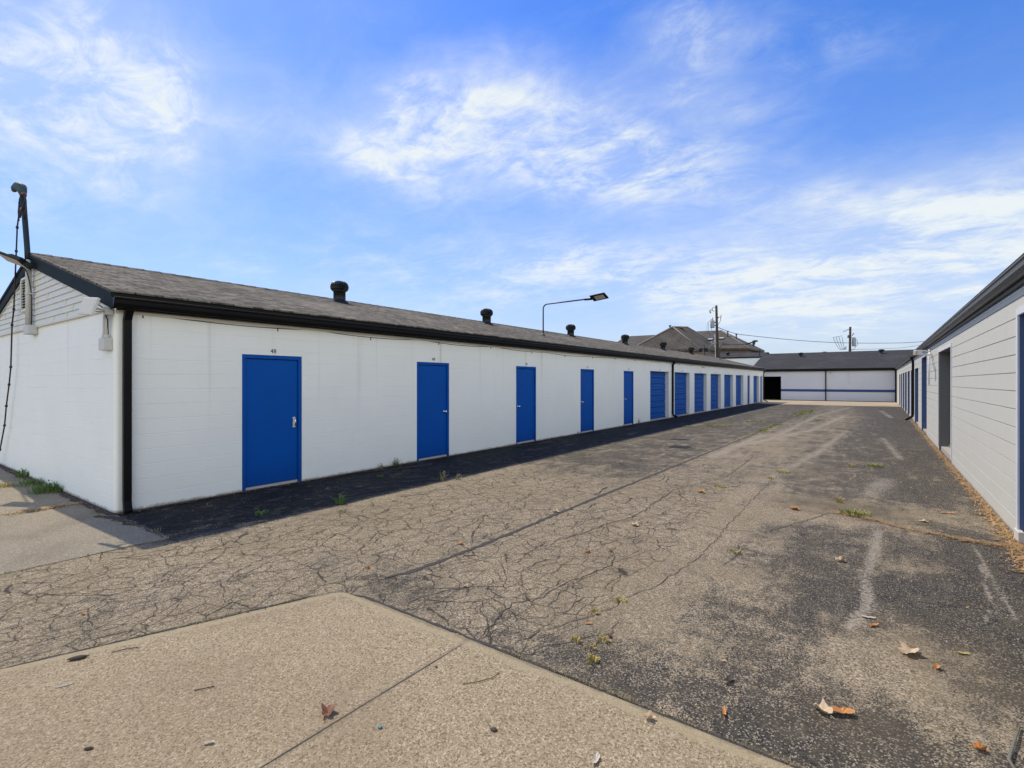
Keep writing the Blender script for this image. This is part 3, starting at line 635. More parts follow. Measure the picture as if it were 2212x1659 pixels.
# frieze, fascia, soffit, gutter
MB().box(XL - .02, XL + .014, Y0 + .02, Y1, 2.585, 2.625).build('frieze_trim', M['cream_trim'], Lb)
MB().box(XL - .03, XL + .09, Y0 - .04, Y1 + .05, 2.63, 2.835).build('fascia', M['black_metal'], Lb)
MB().box(XB - .09, XB + .03, Y0 - .04, Y1 + .05, 2.63, 2.835).build('fascia', M['black_metal'], Lb)
gutter(Lb, XL + .092, 1, Y0 - .06, Y1 + .05, 2.775)
rf = MB(); roof_pair(rf, XB - .12, ZE, XR, ZR, XL + .12, ZE, Y0 - .065, Y1 + .08, .022)
roofL = rf.build('roof', M['roof_left'], Lb)
rc = MB()
for k in range(int((Y1 - Y0) / .28)):
    y = Y0 - .06 + k * .28
    rc.add([(XR - .15, y, ZR - .15 * SLP + .004), (XR, y, ZR + .012), (XR + .15, y, ZR - .15 * SLP + .004), (XR - .15, y + .3, ZR - .15 * SLP + .012), (XR, y + .3, ZR + .022), (XR + .15, y + .3, ZR - .15 * SLP + .012)], [(0, 1, 4, 3), (1, 2, 5, 4)])
rc.open = True; rc.build('ridge_cap', M['roof_left'], roofL)
# gable: lapped boards, rake boards
for sg, nm in ((1, 'r'), (-1, 'l')):
    xe = XL + .13 if sg > 0 else XB - .13
    def zt(x): return ZR - .028 - abs(x - XR) * SLP
    rk = MB(); ya, yb = Y0 - .062, Y0 - .035
    vs = [(XR, ya, zt(XR)), (xe, ya, zt(xe)), (xe, ya, zt(xe) - .205), (XR, ya, zt(XR) - .205)]; vs += [(x, yb, z) for x, _, z in vs]
    rk.add(vs, [(0, 1, 2, 3), (7, 6, 5, 4), (0, 4, 5, 1), (1, 5, 6, 2), (2, 6, 7, 3), (3, 7, 4, 0)])
    vs = [(XR, ya - .016, zt(XR) + .004), (xe, ya - .016, zt(xe) + .004), (xe, ya - .016, zt(xe) - .05), (XR, ya - .016, zt(XR) - .05)]; vs += [(x, ya - .001, z) for x, _, z in vs]
    rk.add(vs, [(0, 1, 2, 3), (7, 6, 5, 4), (0, 4, 5, 1), (1, 5, 6, 2), (2, 6, 7, 3), (3, 7, 4, 0)])
    rk.build('rake_board', M['slate_metal'], Lb)
    tr = MB(); vs = [(XR, Y0 - .034, zt(XR) - .2), (xe, Y0 - .034, zt(xe) - .2), (xe, Y0 - .034, zt(xe) - .222), (XR, Y0 - .034, zt(XR) - .222)]; vs += [(x, Y0 - .02, z) for x, _, z in vs]
    tr.add(vs, [(0, 1, 2, 3), (7, 6, 5, 4), (0, 4, 5, 1), (1, 5, 6, 2), (2, 6, 7, 3), (3, 7, 4, 0)]); tr.build('rake_trim', M['white_trim'], Lb)
sd_ = MB(); z = 2.655; ex = .098; rr_ = random.Random(5)
while z < ZR - .1:
    hw = (ZR - .05 - z) / SLP; hw2 = max(.02, (ZR - .05 - z - ex) / SLP); x0, x1 = max(XB - .02, XR - hw), min(XL + .02, XR + hw); x2, x3 = max(XB - .02, XR - hw2), min(XL + .02, XR + hw2)
    yb_, yt_ = Y0 - .026, Y0 - .008
    sd_.add([(x0, yb_, z), (x1, yb_, z), (x3, yt_, z + ex), (x2, yt_, z + ex), (x0, Y0 - .004, z), (x1, Y0 - .004, z)], [(0, 1, 2, 3), (4, 5, 1, 0)])
    if x1 - x0 > 1.5:
        for q in range(2):
            sx = rr_.uniform(max(x0, -14.5) + .3, x1 - .5); sd_.box(sx, sx + .014, yb_ - .003, yt_, z + .006, z + ex * .93)
    z += ex
sd_.open = True; o = sd_.build('gable_siding', M['siding'], Lb); orient(o, -1, 'X')
MB().box(XB, XL - .02, Y0 - .036, Y0 - .002, 2.628, 2.652).build('siding_ledge', M['cream_trim'], Lb)
for yy in (Y1, Y0 + .01):
    gb = MB(); gb.add([(XB, yy, ZW), (XL, yy, ZW), (XR, yy, ZR - .03)], [(0, 1, 2)]); gb.open = True; gb.build('gable_backing', M['siding'], Lb)
lv = MB(); lx0, lx1, lz0, lz1 = -12.60, -12.18, 2.96, 3.56
for bx in ((lx0, lx0 + .035, lz0, lz1), (lx1 - .035, lx1, lz0, lz1), (lx0, lx1, lz0, lz0 + .035), (lx0, lx1, lz1 - .035, lz1)): lv.box(bx[0], bx[1], Y0 - .06, Y0 - .01, bx[2], bx[3])
for k in range(11):
    z = lz0 + .055 + k * .048; lv.obox(((lx0 + lx1) / 2, Y0 - .042, z), (1, 0, 0), (0, 1, .7), (0, -.7, 1), (lx1 - lx0) / 2 - .03, .022, .003)
lvo = lv.build('louvre_vent', M['siding'], Lb)
MB().box(lx0 + .035, lx1 - .035, Y0 - .03, Y0 - .028, lz0 + .035, lz1 - .035).build('vent_screen', M['dark_inside'], lvo)
# downpipes of the left building
xg = XL + .155
downpipe(Lb, [(xg, 2.41, 2.65), (XL + .10, 2.41, 2.58), (XL + .055, 2.41, 2.50), (XL + .05, 2.41, 1.5), (XL + .05, 2.41, .16), (XL + .065, 2.41, .07), (XL + .10, 2.41, .02)], .088, .062)
downpipe(Lb, [(xg, 23.95, 2.65), (XL + .10, 23.95, 2.58), (XL + .05, 23.95, 2.5), (XL + .045, 23.95, .2), (XL + .08, 23.98, .10), (XL + .22, 24.05, .05)], .10, .075)
downpipe(Lb, [(xg, 47.38, 2.65), (XL + .10, 47.38, 2.58), (XL + .05, 47.38, 2.4), (XL + .045, 47.38, .25), (XL + .10, 47.4, .14), (XL + .35, 47.4, .04)], .09, .07)
for k in range(6): turbine(Lb, (-11.27, 8.0 + 6.06 * k, ZE + (-7.83 + 11.27) * SLP + .0))
# thin cable stapled below the gutter
cb = MB(); pts = []
for k in range(150):
    y = 2.6 + k * .17; pts.append((XL + .008, y, 2.60 - .028 * abs(math.sin(k * .21)) * (1 + .6 * math.sin(k * .05)) - (.05 * math.exp(-((y - 14.5) / 2.5) ** 2))))
cb.tube(pts, .005, 5)
for k in range(0, 150, 11): cb.box(XL, XL + .012, pts[k][1] - .005, pts[k][1] + .005, pts[k][2] - .05, pts[k][2] + .01)
cb.build('wall_cable', M['cable'], Lb)

# mast, conduit, hanging cable, corner lights
ms = thing('service_mast', (-11.9, 2.17, 2.55), 'painted electrical conduit with dark green mast and weatherhead above the gable end', 'mast')
MB().tube([(-11.87, 2.205, 2.66), (-11.87, 2.205, 3.80)], .042, 16).build('conduit', M['conduit'], ms)
MB().tube([(-11.87, 2.2, 3.66), (-11.90, 2.195, 4.0), (-12.06, 2.17, 4.97)], .040, 16).build('mast_pipe', M['mast'], ms)
st_ = MB(); st_.tube([(-11.87, 2.205, 3.20), (-11.87, 2.205, 3.23)], .047, 16); st_.box(-11.82, -11.77, 2.2, 2.27, 3.205, 3.225); st_.build('strap', M['conduit'], ms)
MB().box(-11.99, -11.66, 2.16, 2.285, 2.52, 2.67).build('junction_box', M['conduit'], ms, bevel=.006)
wh = MB(); c0 = Vector((-12.10, 2.165, 5.03))
wh.tube([c0 + Vector((.04, 0, -.07)), c0 + Vector((.03, 0, -.02)), c0 + Vector((.0, -.01, .05)), c0 + Vector((-.10, -.03, .09)), c0 + Vector((-.19, -.06, .06)), c0 + Vector((-.23, -.07, .02))], [.05, .062, .08, .075, .055, .025], 14)
wh.build('weatherhead', M['green_box'], ms)
lp = MB(); B = Vector((-12.05, 2.17, 4.85))
lp.tube([B + Vector(v) for v in ((-.06, 0, .08), (-.13, -.02, -.1), (-.10, -.02, -.28), (.0, -.03, -.24), (.12, -.02, -.12), (.15, 0, .02), (.08, 0, .1))], .012, 6)
lp.tube([B + Vector(v) for v in ((.02, 0, .12), (.12, .01, .0), (.16, .01, -.18), (.10, 0, -.34))], .014, 6)
lp.tube([B + Vector(v) for v in ((-.02, -.04, .03), (-.06, -.05, -.2), (-.01, -.05, -.36))], .010, 6); lp.build('wire_loops', M['cable'], ms)
tp = MB(); tp.tube([B + Vector((-.01, 0, .14)), B + Vector((.0, 0, .09))], .05, 12); tp.tube([B + Vector((.02, 0, -.15)), B + Vector((.03, 0, -.19))], .048, 12); tp.build('tape_wrap', M['copper'], ms)
dc = [(-12.2, 2.17, 5.0), (-12.40, 2.18, 4.88), (-12.5, 2.2, 4.74), (-12.65, 2.2, 4.5), (-12.72, 2.2, 4.08), (-12.84, 2.2, 3.44), (-12.91, 2.2, 3.04), (-13.05, 2.2, 2.76), (-13.15, 2.2, 1.98), (-13.29, 2.2, 1.65), (-13.52, 2.2, 1.24), (-13.67, 2.2, .86), (-14.07, 2.2, .36), (-14.4, 2.18, .02)]
cbl = MB().tube(dc, .012, 7)
for a, b in zip(dc[2:], dc[3:]):
    m_ = (Vector(a) + Vector(b)) / 2; dd = (Vector(b) - Vector(a)).normalized()
    for p_ in (Vector(a),): cbl.tube([p_ - dd * .03, p_ - dd * .015, p_ + dd * .015, p_ + dd * .03], [.010, .021, .021, .010], 8)
tag(cbl.build('hanging_cable', M['cable']), 'knotted black cable hanging from the mast down past the gable', 'cable')

led = thing('area_light', (-11.75, 2.2, 3.7), 'dark flat wall light with beige lens tilted up at the gable peak', 'light')
A1 = Vector((-11.62, 2.16, 3.665)); A2 = Vector((-12.24, 1.93, 3.88)); d1 = (A2 - A1).normalized(); up = Vector((-.62, .30, 1)); s1 = d1.cross(up).normalized(); u1 = s1.cross(d1).normalized()
cc = A1 + d1 * .37
hd = MB(); hd.obox(cc, d1, s1, u1, .30, .12, .020); hd.obox(cc - d1 * .10 + u1 * .03, d1, s1, u1, .17, .085, .02)
for q in range(7): hd.obox(cc - d1 * (.24 - q * .045) + u1 * .055, d1, s1, u1, .005, .08, .012)
hd.build('lamp_head', M['slate_metal'], led, bevel=.006)
MB().obox(cc - u1 * .023 + d1 * .02, d1, s1, u1, .25, .095, .004).build('lens', M['lens'], led)
MB().obox(A1 + d1 * .02, d1, s1, u1, .10, .035, .03).obox((-11.55, 2.2, 3.66), (1, 0, 0), (0, 1, 0), (0, 0, 1), .07, .035, .04).build('bracket', M['slate_metal'], led)
MB().tube([(-11.85, 2.15, 3.64), (-11.80, 2.17, 3.58), (-11.80, 2.2, 3.45), (-11.80, 2.235, 3.2), (-11.80, 2.235, 2.66)], .009, 6).build('lamp_cord', M['cable'], led)

fl = thing('flood_light', (-8.15, 2.2, 2.6), 'flat cream flood light tilted outward at the near corner of the left building', 'light')
fA, fB, fC = Vector((-8.14, 2.075, 2.765)), Vector((-8.32, 1.985, 2.58)), Vector((-7.98, 2.04, 2.545))
ax = (fC - fB).normalized(); n_ = ax.cross(fA - fB).normalized(); ay = n_.cross(ax); cc = (fA + fC) / 2
if n_.dot(Vector((8, -2, -1))) < 0: n_ = -n_
MB().obox(cc, ax, ay, n_, .165, .115, .018).build('flood_head', M['white_trim'], fl, bevel=.004)
MB().obox(cc + n_ * .0195, ax, ay, n_, .15, .10, .002).build('flood_lens', M['flood'], fl)
MB().tube([cc + ax * .1 - n_ * .0 + Vector((0, 0, 0)), (-8.02, 2.12, 2.63), (-7.99, 2.22, 2.615), (-7.99, 2.28, 2.61)], .017, 10).tube([(-8.10, 2.12, 2.60), (-8.03, 2.2, 2.60), (-7.99, 2.26, 2.60)], .010, 6).box(-8.05, -7.965, 2.20, 2.285, 2.56, 2.655).build('swivel_arm', M['conduit'], fl, bevel=.003)
MB().tube([cc + ax * .03 + Vector((0, .03, .06)), (-8.08, 2.10, 2.72), (-8.03, 2.18, 2.66), (-8.06, 2.25, 2.5), (-8.08, 2.26, 2.30)], .008, 6).build('power_cord', M['cable'], fl)
jb = thing('junction_box', (-8.15, 2.25, 2.2), 'white junction box with two conduits under the corner flood light', 'box')
MB().box(-8.235, -8.02, 2.20, 2.288, 2.11, 2.265).build('box_body', M['conduit'], jb, bevel=.006)
MB().box(-8.36, -8.29, 2.235, 2.286, 2.125, 2.27).build('side_plate', M['lamp_metal'], jb)['label'] = 'grey switch plate beside the box'
jc = MB(); 
jc.tube([(-8.17, 2.245, 2.26), (-8.17, 2.245, 2.40), (-8.165, 2.25, 2.56), (-8.10, 2.25, 2.60)], .019, 10); jc.tube([(-8.085, 2.245, 2.26), (-8.085, 2.245, 2.50), (-8.05, 2.25, 2.58)], .019, 10)
for xx in (-8.17, -8.085): jc.tube([(xx, 2.245, 2.262), (xx, 2.245, 2.31)], .028, 12)
jc.build('conduit', M['conduit'], jb)

def dome_cam(name, loc, label, dirv_):
    t = thing(name, loc, label, 'camera', 'security cameras'); x, y, z = loc; d = Vector(dirv_).normalized(); L = Vector(loc)
    MB().tube([L, L + d * .03], .05, 14).build('mount', M['white_trim'], t)
    MB().tube([L + d * .03, L + d * .05 + Vector((0, 0, -.03)), L + d * .11 + Vector((0, 0, -.05)), L + d * .13 + Vector((0, 0, -.055))], [.03, .045, .045, .03], 12).build('camera_body', M['white_trim'], t)
    MB().tube([L + d * .13 + Vector((0, 0, -.055)), L + d * .145 + Vector((0, 0, -.058))], .032, 12).build('camera_lens', M['dark_inside'], t)
dome_cam('security_camera', (XL + .012, 29.0, 2.56), 'small white security camera under the gutter of the left building', (1, .5, 0))
dome_cam('security_camera', (-3.45, 52.99, 2.56), 'small white security camera under the eave of the back building', (0, -1, 0))
dome_cam('security_camera', (XL + .012, 47.2, 2.35), 'small security camera at the far corner of the left building', (1, -.2, 0))

def roof_lamp(y, xb, zb, label, tilt):
    t = thing('yard_lamp', (xb, y, zb), label, 'lamp', 'lamps standing on the left roof')
    MB().lathe([(.09, -.04), (.08, .01), (.045, .05), (.03, .08)], 16, (xb, y, zb)).build('roof_flashing', M['lamp_metal'], t)
    return t
la = roof_lamp(15.42, -9.76, ZE + (-7.83 + 9.76) * SLP, 'bent-arm yard lamp with rectangular head on the left roof, nearer one', 0)
zb = ZE + (-7.83 + 9.76) * SLP; y = 15.42
pts = [(-9.76, y, zb - .03), (-9.76, y, 4.32)] + [(-9.76 + .17 * (1 - math.cos(a)), y, 4.32 + .16 * math.sin(a)) for a in (.4, .8, 1.2, 1.45)] + [(-9.2, y, 4.485), (-8.07, y, 4.505 + .0)]
MB().tube(pts, .024, 12).build('lamp_arm', M['lamp_metal'], la)
MB().tube([(-8.10, y, 4.50), (-7.82, y, 4.49)], .035, 12).build('slip_fitter', M['black_metal'], la)
hx = Vector((1, 0, .10)).normalized(); hn = Vector((-.28, .42, 1)); hn = (hn - hx * hn.dot(hx)).normalized(); hy_ = hn.cross(hx)
c_ = Vector((-7.56, y - .0, 4.535))
MB().obox(c_, hx, hy_, hn, .27, .17, .022).obox(c_ + hn * .035 - hx * .08, hx, hy_, hn, .15, .12, .022).obox(c_ - hx * .27 - hn * .0, hx, hy_, hn, .04, .05, .02).build('lamp_head', M['black_metal'], la, bevel=.008)
MB().obox(c_ - hn * .026 + hx * .03, hx, hy_, hn, .17, .11, .003).build('lens', M['flood'], la)

lb = roof_lamp(42.04, -10.16, ZE + (-7.83 + 10.16) * SLP, 'bent-arm yard lamp with rounded hooded head on the left roof, farther one', 0)
zb = ZE + (-7.83 + 10.16) * SLP; y = 42.04
pts = [(-10.16, y, zb - .03), (-10.16, y, 4.36)] + [(-10.16 + .24 * (1 - math.cos(a)), y, 4.36 + .24 * math.sin(a)) for a in (.4, .8, 1.2, 1.5)] + [(-9.2, y, 4.6), (-8.15, y, 4.6)]
MB().tube(pts, .026, 12).build('lamp_arm', M['lamp_metal'], lb)
MB().tube([(-8.25, y, 4.59), (-8.1, y, 4.63), (-7.78, y, 4.72)], [.04, .055, .05], 12).build('slip_fitter', M['slate_metal'], lb)
hdm = MB(); hdm.lathe([(.02, -.05), (.13, -.045), (.2, -.01), (.21, .03), (.17, .07), (.08, .09), (.02, .092)], 20, (-7.60, y, 4.78)); o = hdm.build('lamp_head', M['green_box'], lb)
MB().tube([(-7.66, y, 4.76), (-7.70, y, 4.6), (-7.73, y, 4.42)], [.09, .11, .04], 12).build('photocell_bracket', M['green_box'], lb)

# ------------------------------------------------------------------ right storage building
XRW = 1.22
Rb = thing('storage_building', (5, 25, 0), 'cream block storage building with recessed slate blue doors along the right edge', 'building')
ro = [(5.0, 7.57, 2.41, .10), (13.79, 16.49, 2.43, .10), (20.5, 22.8, 2.53, .07), (24.64, 26.87, 2.24, .05), (27.95, 30.1, 2.24, .05), (31.2, 33.34, 2.24, .05), (34.42, 36.63, 2.24, .05), (37.5, 39.7, 2.24, .05), (40.8, 42.9, 2.24, .05), (44.1, 46.4, 2.24, .05)]
wr = MB(); block_wall(wr, 'Y', XRW, -1, -3.0, 52.95, 2.70, [(a, b, zt, 0) for a, b, zt, zb in ro], .015); o = wr.build('wall', M['cream_block'], Rb); orient(o, -1, 'Y')
rw = MB(); rw.extr([(-3.0, 0), (-3.0, 2.7)], XRW, 8.5, 'X', False); rw.extr([(8.5, 0), (8.5, 2.7)], -3.0, 52.95, 'Y', False); rw.open = True; rw.build('rear_wall', M['cream_block'], Rb)
for i, (a, b, zt, zb) in enumerate(ro):
    jg = MB(); jamb(jg, XRW, -1, a, b, zt, 0, .25); jg.open = True; o = jg.build('door_reveal', M['grey_door' if i == 1 else 'blue_jamb'], Rb)
    if i == 1: o['label'] = 'grey-brown reveal of the framed door'
for i, (a, b, zt, zb) in enumerate(ro):
    roller(Rb, XRW + .21, -1, a, b, zt, zb, M['grey_door'] if i == 1 else M['blue_jamb'])
for i in (0, 1):
    a, b, zt, zb = ro[i]; tr = MB(); t_ = .075
    tr.box(XRW - .018, XRW + .03, a - t_, a - .001, .10, zt + t_); tr.box(XRW - .018, XRW + .03, b + .001, b + t_, .10, zt + t_); tr.box(XRW - .018, XRW + .03, a - .001, b + .001, zt + .001, zt + t_)
    tr.build('door_trim', M['white_trim'], Rb, bevel=.004)
pf = MB(); pf.box(XRW - .03, XRW + .02, 7.45, 7.66, 0, .12); pf.build('foundation_block', M['cream_trim'], Rb, bevel=.006)
MB().box(XRW - .006, XRW + .02, -3, 52.95, 2.665, 2.69).build('frieze_trim', M['white_trim'], Rb)
MB().box(XRW - .045, XRW + .05, -3.1, 53.0, 2.70, 2.90).build('fascia', M['black_metal'], Rb)
gutter(Rb, XRW - .047, -1, -3.1, 52.6, 2.865, m=simple('grey_brown_gutter', (.045, .042, .038), .38, var=.15), h=.115, wd=.10)
rr = MB(); roof_pair(rr, XRW - .10, 2.93, XRW + 3.8, 2.93 + 3.9 * SLP, XRW + 7.5, 2.93, -3.15, 60, .022); rr.build('roof', M['roof_right'], Rb)
gb = MB(); gb.add([(XRW, -3, 2.7), (8.5, -3, 2.7), (XRW + 3.8, -3, 2.93 + 3.8 * SLP)], [(0, 1, 2)]); gb.open = True; gb.build('gable', M['siding'], Rb)
xg = XRW - .11
downpipe(Rb, [(xg, 27.35, 2.76), (XRW - .07, 27.35, 2.66), (XRW - .045, 27.35, 2.56), (XRW - .045, 27.35, .34), (XRW - .07, 27.33, .24), (XRW - .28, 27.2, .10)], .10, .08)
downpipe(Rb, [(xg, 52.3, 2.76), (XRW - .045, 52.3, 2.56), (XRW - .045, 52.3, .05)], .10, .07)
rl = thing('flood_light', (1.1, 18.2, 2.5), 'white boxy flood light on a bent conduit high on the right wall', 'light')
MB().obox((.86, 17.5, 2.49), (1, .25, 0), (-.25, 1, 0), (0, 0, 1), .07, .12, .065).build('flood_head', M['white_trim'], rl, bevel=.008)
MB().obox((.80, 17.45, 2.48), (1, .25, 0), (-.25, 1, 0), (0, 0, 1), .02, .10, .05).build('flood_lens', M['lens'], rl)
MB().tube([(.92, 17.7, 2.47), (1.05, 18.2, 2.45), (1.14, 18.5, 2.46), (1.19, 18.8, 2.50), (1.19, 19.0, 2.64)], .022, 10).tube([(.92, 17.6, 2.53), (1.05, 18.0, 2.56), (1.19, 18.6, 2.56)], .018, 8).tube([(1.195, 19.2, 2.62), (1.195, 19.2, 1.6)], .014, 8).build('conduit', M['white_trim'], rl)

# ------------------------------------------------------------------ back building
YB = 53.0; XL2 = -9.9
Bb = thing('storage_building', (-3, 60, 0), 'low grey-white building with a dark blue stripe and charcoal roof across the far end', 'building')
wb = MB(); block_wall(wb, 'X', YB, -1, XL2, 1.3, 2.66, [(-9.6, -7.37, 2.21, 0)], .003); o = wb.build('wall', M['grey_block'], Bb); orient(o, -1, 'X')
go = MB(); go.add([(-9.6, YB, 0), (-9.6, YB + 5, 0), (-9.6, YB + 5, 2.21), (-9.6, YB, 2.21)], [(0, 1, 2, 3)]); go.add([(-7.37, YB, 0), (-7.37, YB + 5, 0), (-7.37, YB + 5, 2.21), (-7.37, YB, 2.21)], [(3, 2, 1, 0)])
go.add([(-9.6, YB, 2.21), (-9.6, YB + 5, 2.21), (-7.37, YB + 5, 2.21), (-7.37, YB, 2.21)], [(0, 1, 2, 3)]); go.add([(-9.6, YB + 5, 0), (-7.37, YB + 5, 0), (-7.37, YB + 5, 2.21), (-9.6, YB + 5, 2.21)], [(0, 1, 2, 3)]); go.open = True
go.build('garage_opening', M['dark_inside'], Bb)
MB().box(-7.37, 1.22, YB - .006, YB - .001, .82, 1.045).build('blue_stripe', M['blue_stripe'], Bb)
MB().box(XL2, 1.3, YB - .12, YB + .02, 2.66, 2.86).build('fascia', M['black_metal'], Bb)
gb = MB(); gb.extr([(YB - .121, 2.865), (YB - .121, 2.66), (YB - .2, 2.66), (YB - .235, 2.74), (YB - .24, 2.865)], XL2, 1.2, 'X'); gb.build('gutter', M['black_metal'], Bb)
RYR, RZR = 60.2, 4.72
rb = MB(); rb.extr([(YB - .17, 2.895), (RYR, RZR), (RYR + 7.2, 2.895), (RYR + 7.2, 2.87), (RYR, RZR - .025), (YB - .17, 2.87)], XL2 - .1, 9, 'X'); roofB = rb.build('roof', M['roof_back'], Bb)
gl = MB()
for xx in (XL2, 8.9): gl.add([(xx, YB, 0), (xx, YB, 2.8), (xx, RYR, RZR - .03), (xx, RYR + 7, 2.8), (xx, RYR + 7, 0)], [(0, 1, 2, 3, 4)])
gl.add([(XL2, RYR + 7, 0), (8.9, RYR + 7, 0), (8.9, RYR + 7, 2.8), (XL2, RYR + 7, 2.8)], [(0, 1, 2, 3)]); gl.open = True; gl.build('side_wall', M['grey_block'], Bb)
downpipe(Bb, [(-3.81, YB - .19, 2.70), (-3.81, YB - .06, 2.55), (-3.81, YB - .05, .06)], .10, .08)
downpipe(Bb, [(1.14, YB - .19, 2.70), (1.14, YB - .06, 2.55), (1.14, YB - .05, .06)], .09, .08)
MB().box(-9.7, 1.22, YB - .03, YB - .004, -.01, .04).build('base_line', M['soil'], Bb)
def mushroom(parent, x, y, z):
    o = MB().lathe([(.24, -.14), (.2, -.02), (.155, .02), (.155, .2), (.16, .21)], 24, (x, y, z)).build('roof_vent', M['turbine'], parent)
    MB().lathe([(.15, .19), (.235, .22), (.25, .28), (.24, .33), (.18, .37), (.08, .385)], 24, (x, y, z)).build('vent_cap', M['turbine'], o)
SB = (RZR - 2.895) / (RYR - YB + .17)
for x_, y_ in ((-6.35, 58.4), (.21, 58.8), (-4.5, 60.9)): mushroom(Bb, x_, y_, 2.895 + (y_ - YB + .17) * SB if y_ < RYR else RZR - .3)

# ------------------------------------------------------------------ buildings and house beyond
Db = thing('white_building', (-16, 62, 0), 'plain white building with grey shingle roof between the left roof and the brick house', 'building')
MB().box(-24, -10.35, 60, 69, 0, 4.36).build('wall', M['white_block'], Db)
MB().box(-24, -10.3, 59.9, 60.0, 4.30, 4.42).build('fascia', M['black_metal'], Db)
rb = MB(); rb.extr([(59.8, 4.44), (64.5, 5.12), (69.2, 4.44), (69.2, 4.40), (64.5, 5.08), (59.8, 4.40)], -24.1, -10.25, 'X'); rb.build('roof', M['roof_back'], Db)
mushroom(Db, -14.0, 61.6, 4.72)
MB().tube([(-10.45, 60.3, 4.4), (-10.45, 60.3, 5.35)], .035, 8).build('vent_pipe', M['black_metal'], Db)
Hb = thing('brick_house', (-25, 82, 0), 'large brown brick house with steep taupe hip roofs rising behind the storage units', 'house')
bwm = MB(); bwm.poly([(-29.9, 73.4), (-21.1, 76.6), (-21.1, 89), (-34.5, 86), (-34.5, 74.5)], 0, 6.5); bwm.poly([(-23.4, 82.4), (-16.5, 85.2), (-16.2, 93), (-24, 94)], 0, 6.9); bwm.build('brick_wall', M['brick'], Hb)
def hiproof(name, top, low, drop=.25):
    return MB().hull(top + low + [(x, y, z - drop) for x, y, z in low]).build(name, M['roof_house'], Hb)
ra = hiproof('hip_roof', [(-25.67, 77.68, 10.17), (-24.9, 82.6, 10.5)], [(-21.1, 75.8, 6.53), (-30.9, 72.9, 6.5), (-20.3, 88.7, 7.0), (-30.5, 86.5, 6.8)])
rbb = hiproof('hip_roof', [(-26.16, 92.14, 10.69), (-22.67, 94.66, 10.86)], [(-16.15, 84.56, 6.9), (-15.1, 91.3, 6.75), (-24.0, 81.69, 7.03), (-20, 98, 6.9), (-28, 96, 6.9)])
rcc = hiproof('hip_roof', [(-35.6, 82.85, 9.61), (-28.5, 81.3, 9.42)], [(-36.4, 77.3, 7.0), (-35.2, 73.4, 6.5), (-29.11, 72.73, 6.42), (-36.4, 88, 7.), (-27, 87, 7.)])
hc = MB()
for a, b in (((-25.67, 77.68, 10.2), (-21.1, 75.8, 6.56)), ((-24.9, 82.6, 10.53), (-20.3, 88.7, 7.03)), ((-25.67, 77.68, 10.2), (-30.9, 72.9, 6.53)), ((-22.67, 94.66, 10.89), (-16.15, 84.56, 6.93)), ((-22.67, 94.66, 10.89), (-15.1, 91.3, 6.78)), ((-25.67, 77.68, 10.2), (-24.9, 82.6, 10.53))): hc.tube([a, b], .09, 5)
hc.build('hip_caps', M['hip_cap'], ra)
for x_, y_, z0, z1 in ((-26.0, 77.45, 9.5, 10.42), (-20.6, 90.6, 9.1, 10.3), (-19.17, 90.2, 8.4, 9.75)):
    MB().tube([(x_, y_, z0), (x_, y_, z1 - .18)], .10, 10).tube([(x_, y_, z1 - .18), (x_, y_, z1)], .17, 10).build('flue_pipe', M['lamp_metal'], Hb)
for x_, y_, z_ in ((-21.4, 82.9, 8.35), (-20.4, 85.6, 8.65)):
    fr = MB().obox((x_, y_, z_), (1, .1, 0), (-.05, 1, .35), (0, -.35, 1), .45, .40, .09).build('skylight', M['lamp_metal'], Hb); MB().obox((x_, y_ - .12, z_ + .06), (1, .1, 0), (-.05, 1, .35), (0, -.35, 1), .32, .26, .06).build('skylight_glass', M['alu'], fr)
MB().obox((-24.9, 79.6, 10.2), (.3, 1, 0), (1, -.3, 0), (0, 0, 1), .5, .18, .12).build('ridge_vent', M['copper'], Hb)
MB().obox((-16.6, 84.9, 5.6), (1, .4, 0), (-.4, 1, 0), (0, 0, 1), .25, .08, .5).build('window', M['copper'], Hb)
MB().obox((-19.9, 83.9, 5.1), (1, .4, 0), (-.4, 1, 0), (0, 0, 1), .5, .08, .28).build('window', M['white_trim'], Hb)
# flat parapet objects in front of the brick house: twin floodlights on a short post
tf = thing('twin_floodlight', (-14.2, 53.5, 3.6), 'black twin floodlights on a short pole in front of the brick house', 'light')
MB().tube([(-14.45, 53.6, 3.2), (-14.45, 53.6, 5.55)], .035, 8).build('pole', M['black_metal'], tf)
h_2 = MB()
for dx_ in (-.32, .22): h_2.obox((-14.45 + dx_, 53.5, 4.95), (1, 0, 0), (0, 1, -.4), (0, .4, 1), .16, .10, .17)
h_2.tube([(-14.8, 53.6, 5.1), (-14.2, 53.6, 5.1)], .03, 6); h_2.build('lamp_heads', M['black_metal'], tf)

# ------------------------------------------------------------------ utility poles and wires
def util_pole(base, top, label, r=.14):
    t = thing('utility_pole', base, label, 'utility pole', 'utility poles'); 
    MB().tube([base, top], [r * 1.25, r * .85], 14).build('pole', M['pole_wood'], t); return t
P1 = util_pole((-14.05, 57.65, 0), (-14.26, 57.55, 9.98), 'weathered wooden utility pole with grey transformer and fuse arms, nearer to the house')
tx = MB().lathe([(.17, 0), (.21, .02), (.225, .1), (.225, .72), (.20, .80), (.10, .84)], 20, (-14.6, 57.3, 7.55)).build('transformer', M['xfmr'], P1)
MB().tube([(-14.55, 57.25, 8.38), (-14.55, 57.25, 8.72)], [.05, .03], 8).tube([(-14.72, 57.3, 8.35), (-14.74, 57.3, 8.5)], [.04, .03], 8).build('bushing', M['porcelain'], tx)
MB().box(-14.45, -14.2, 57.4, 57.5, 7.75, 7.85).box(-14.45, -14.2, 57.4, 57.5, 8.1, 8.2).build('bracket', M['lamp_metal'], P1)
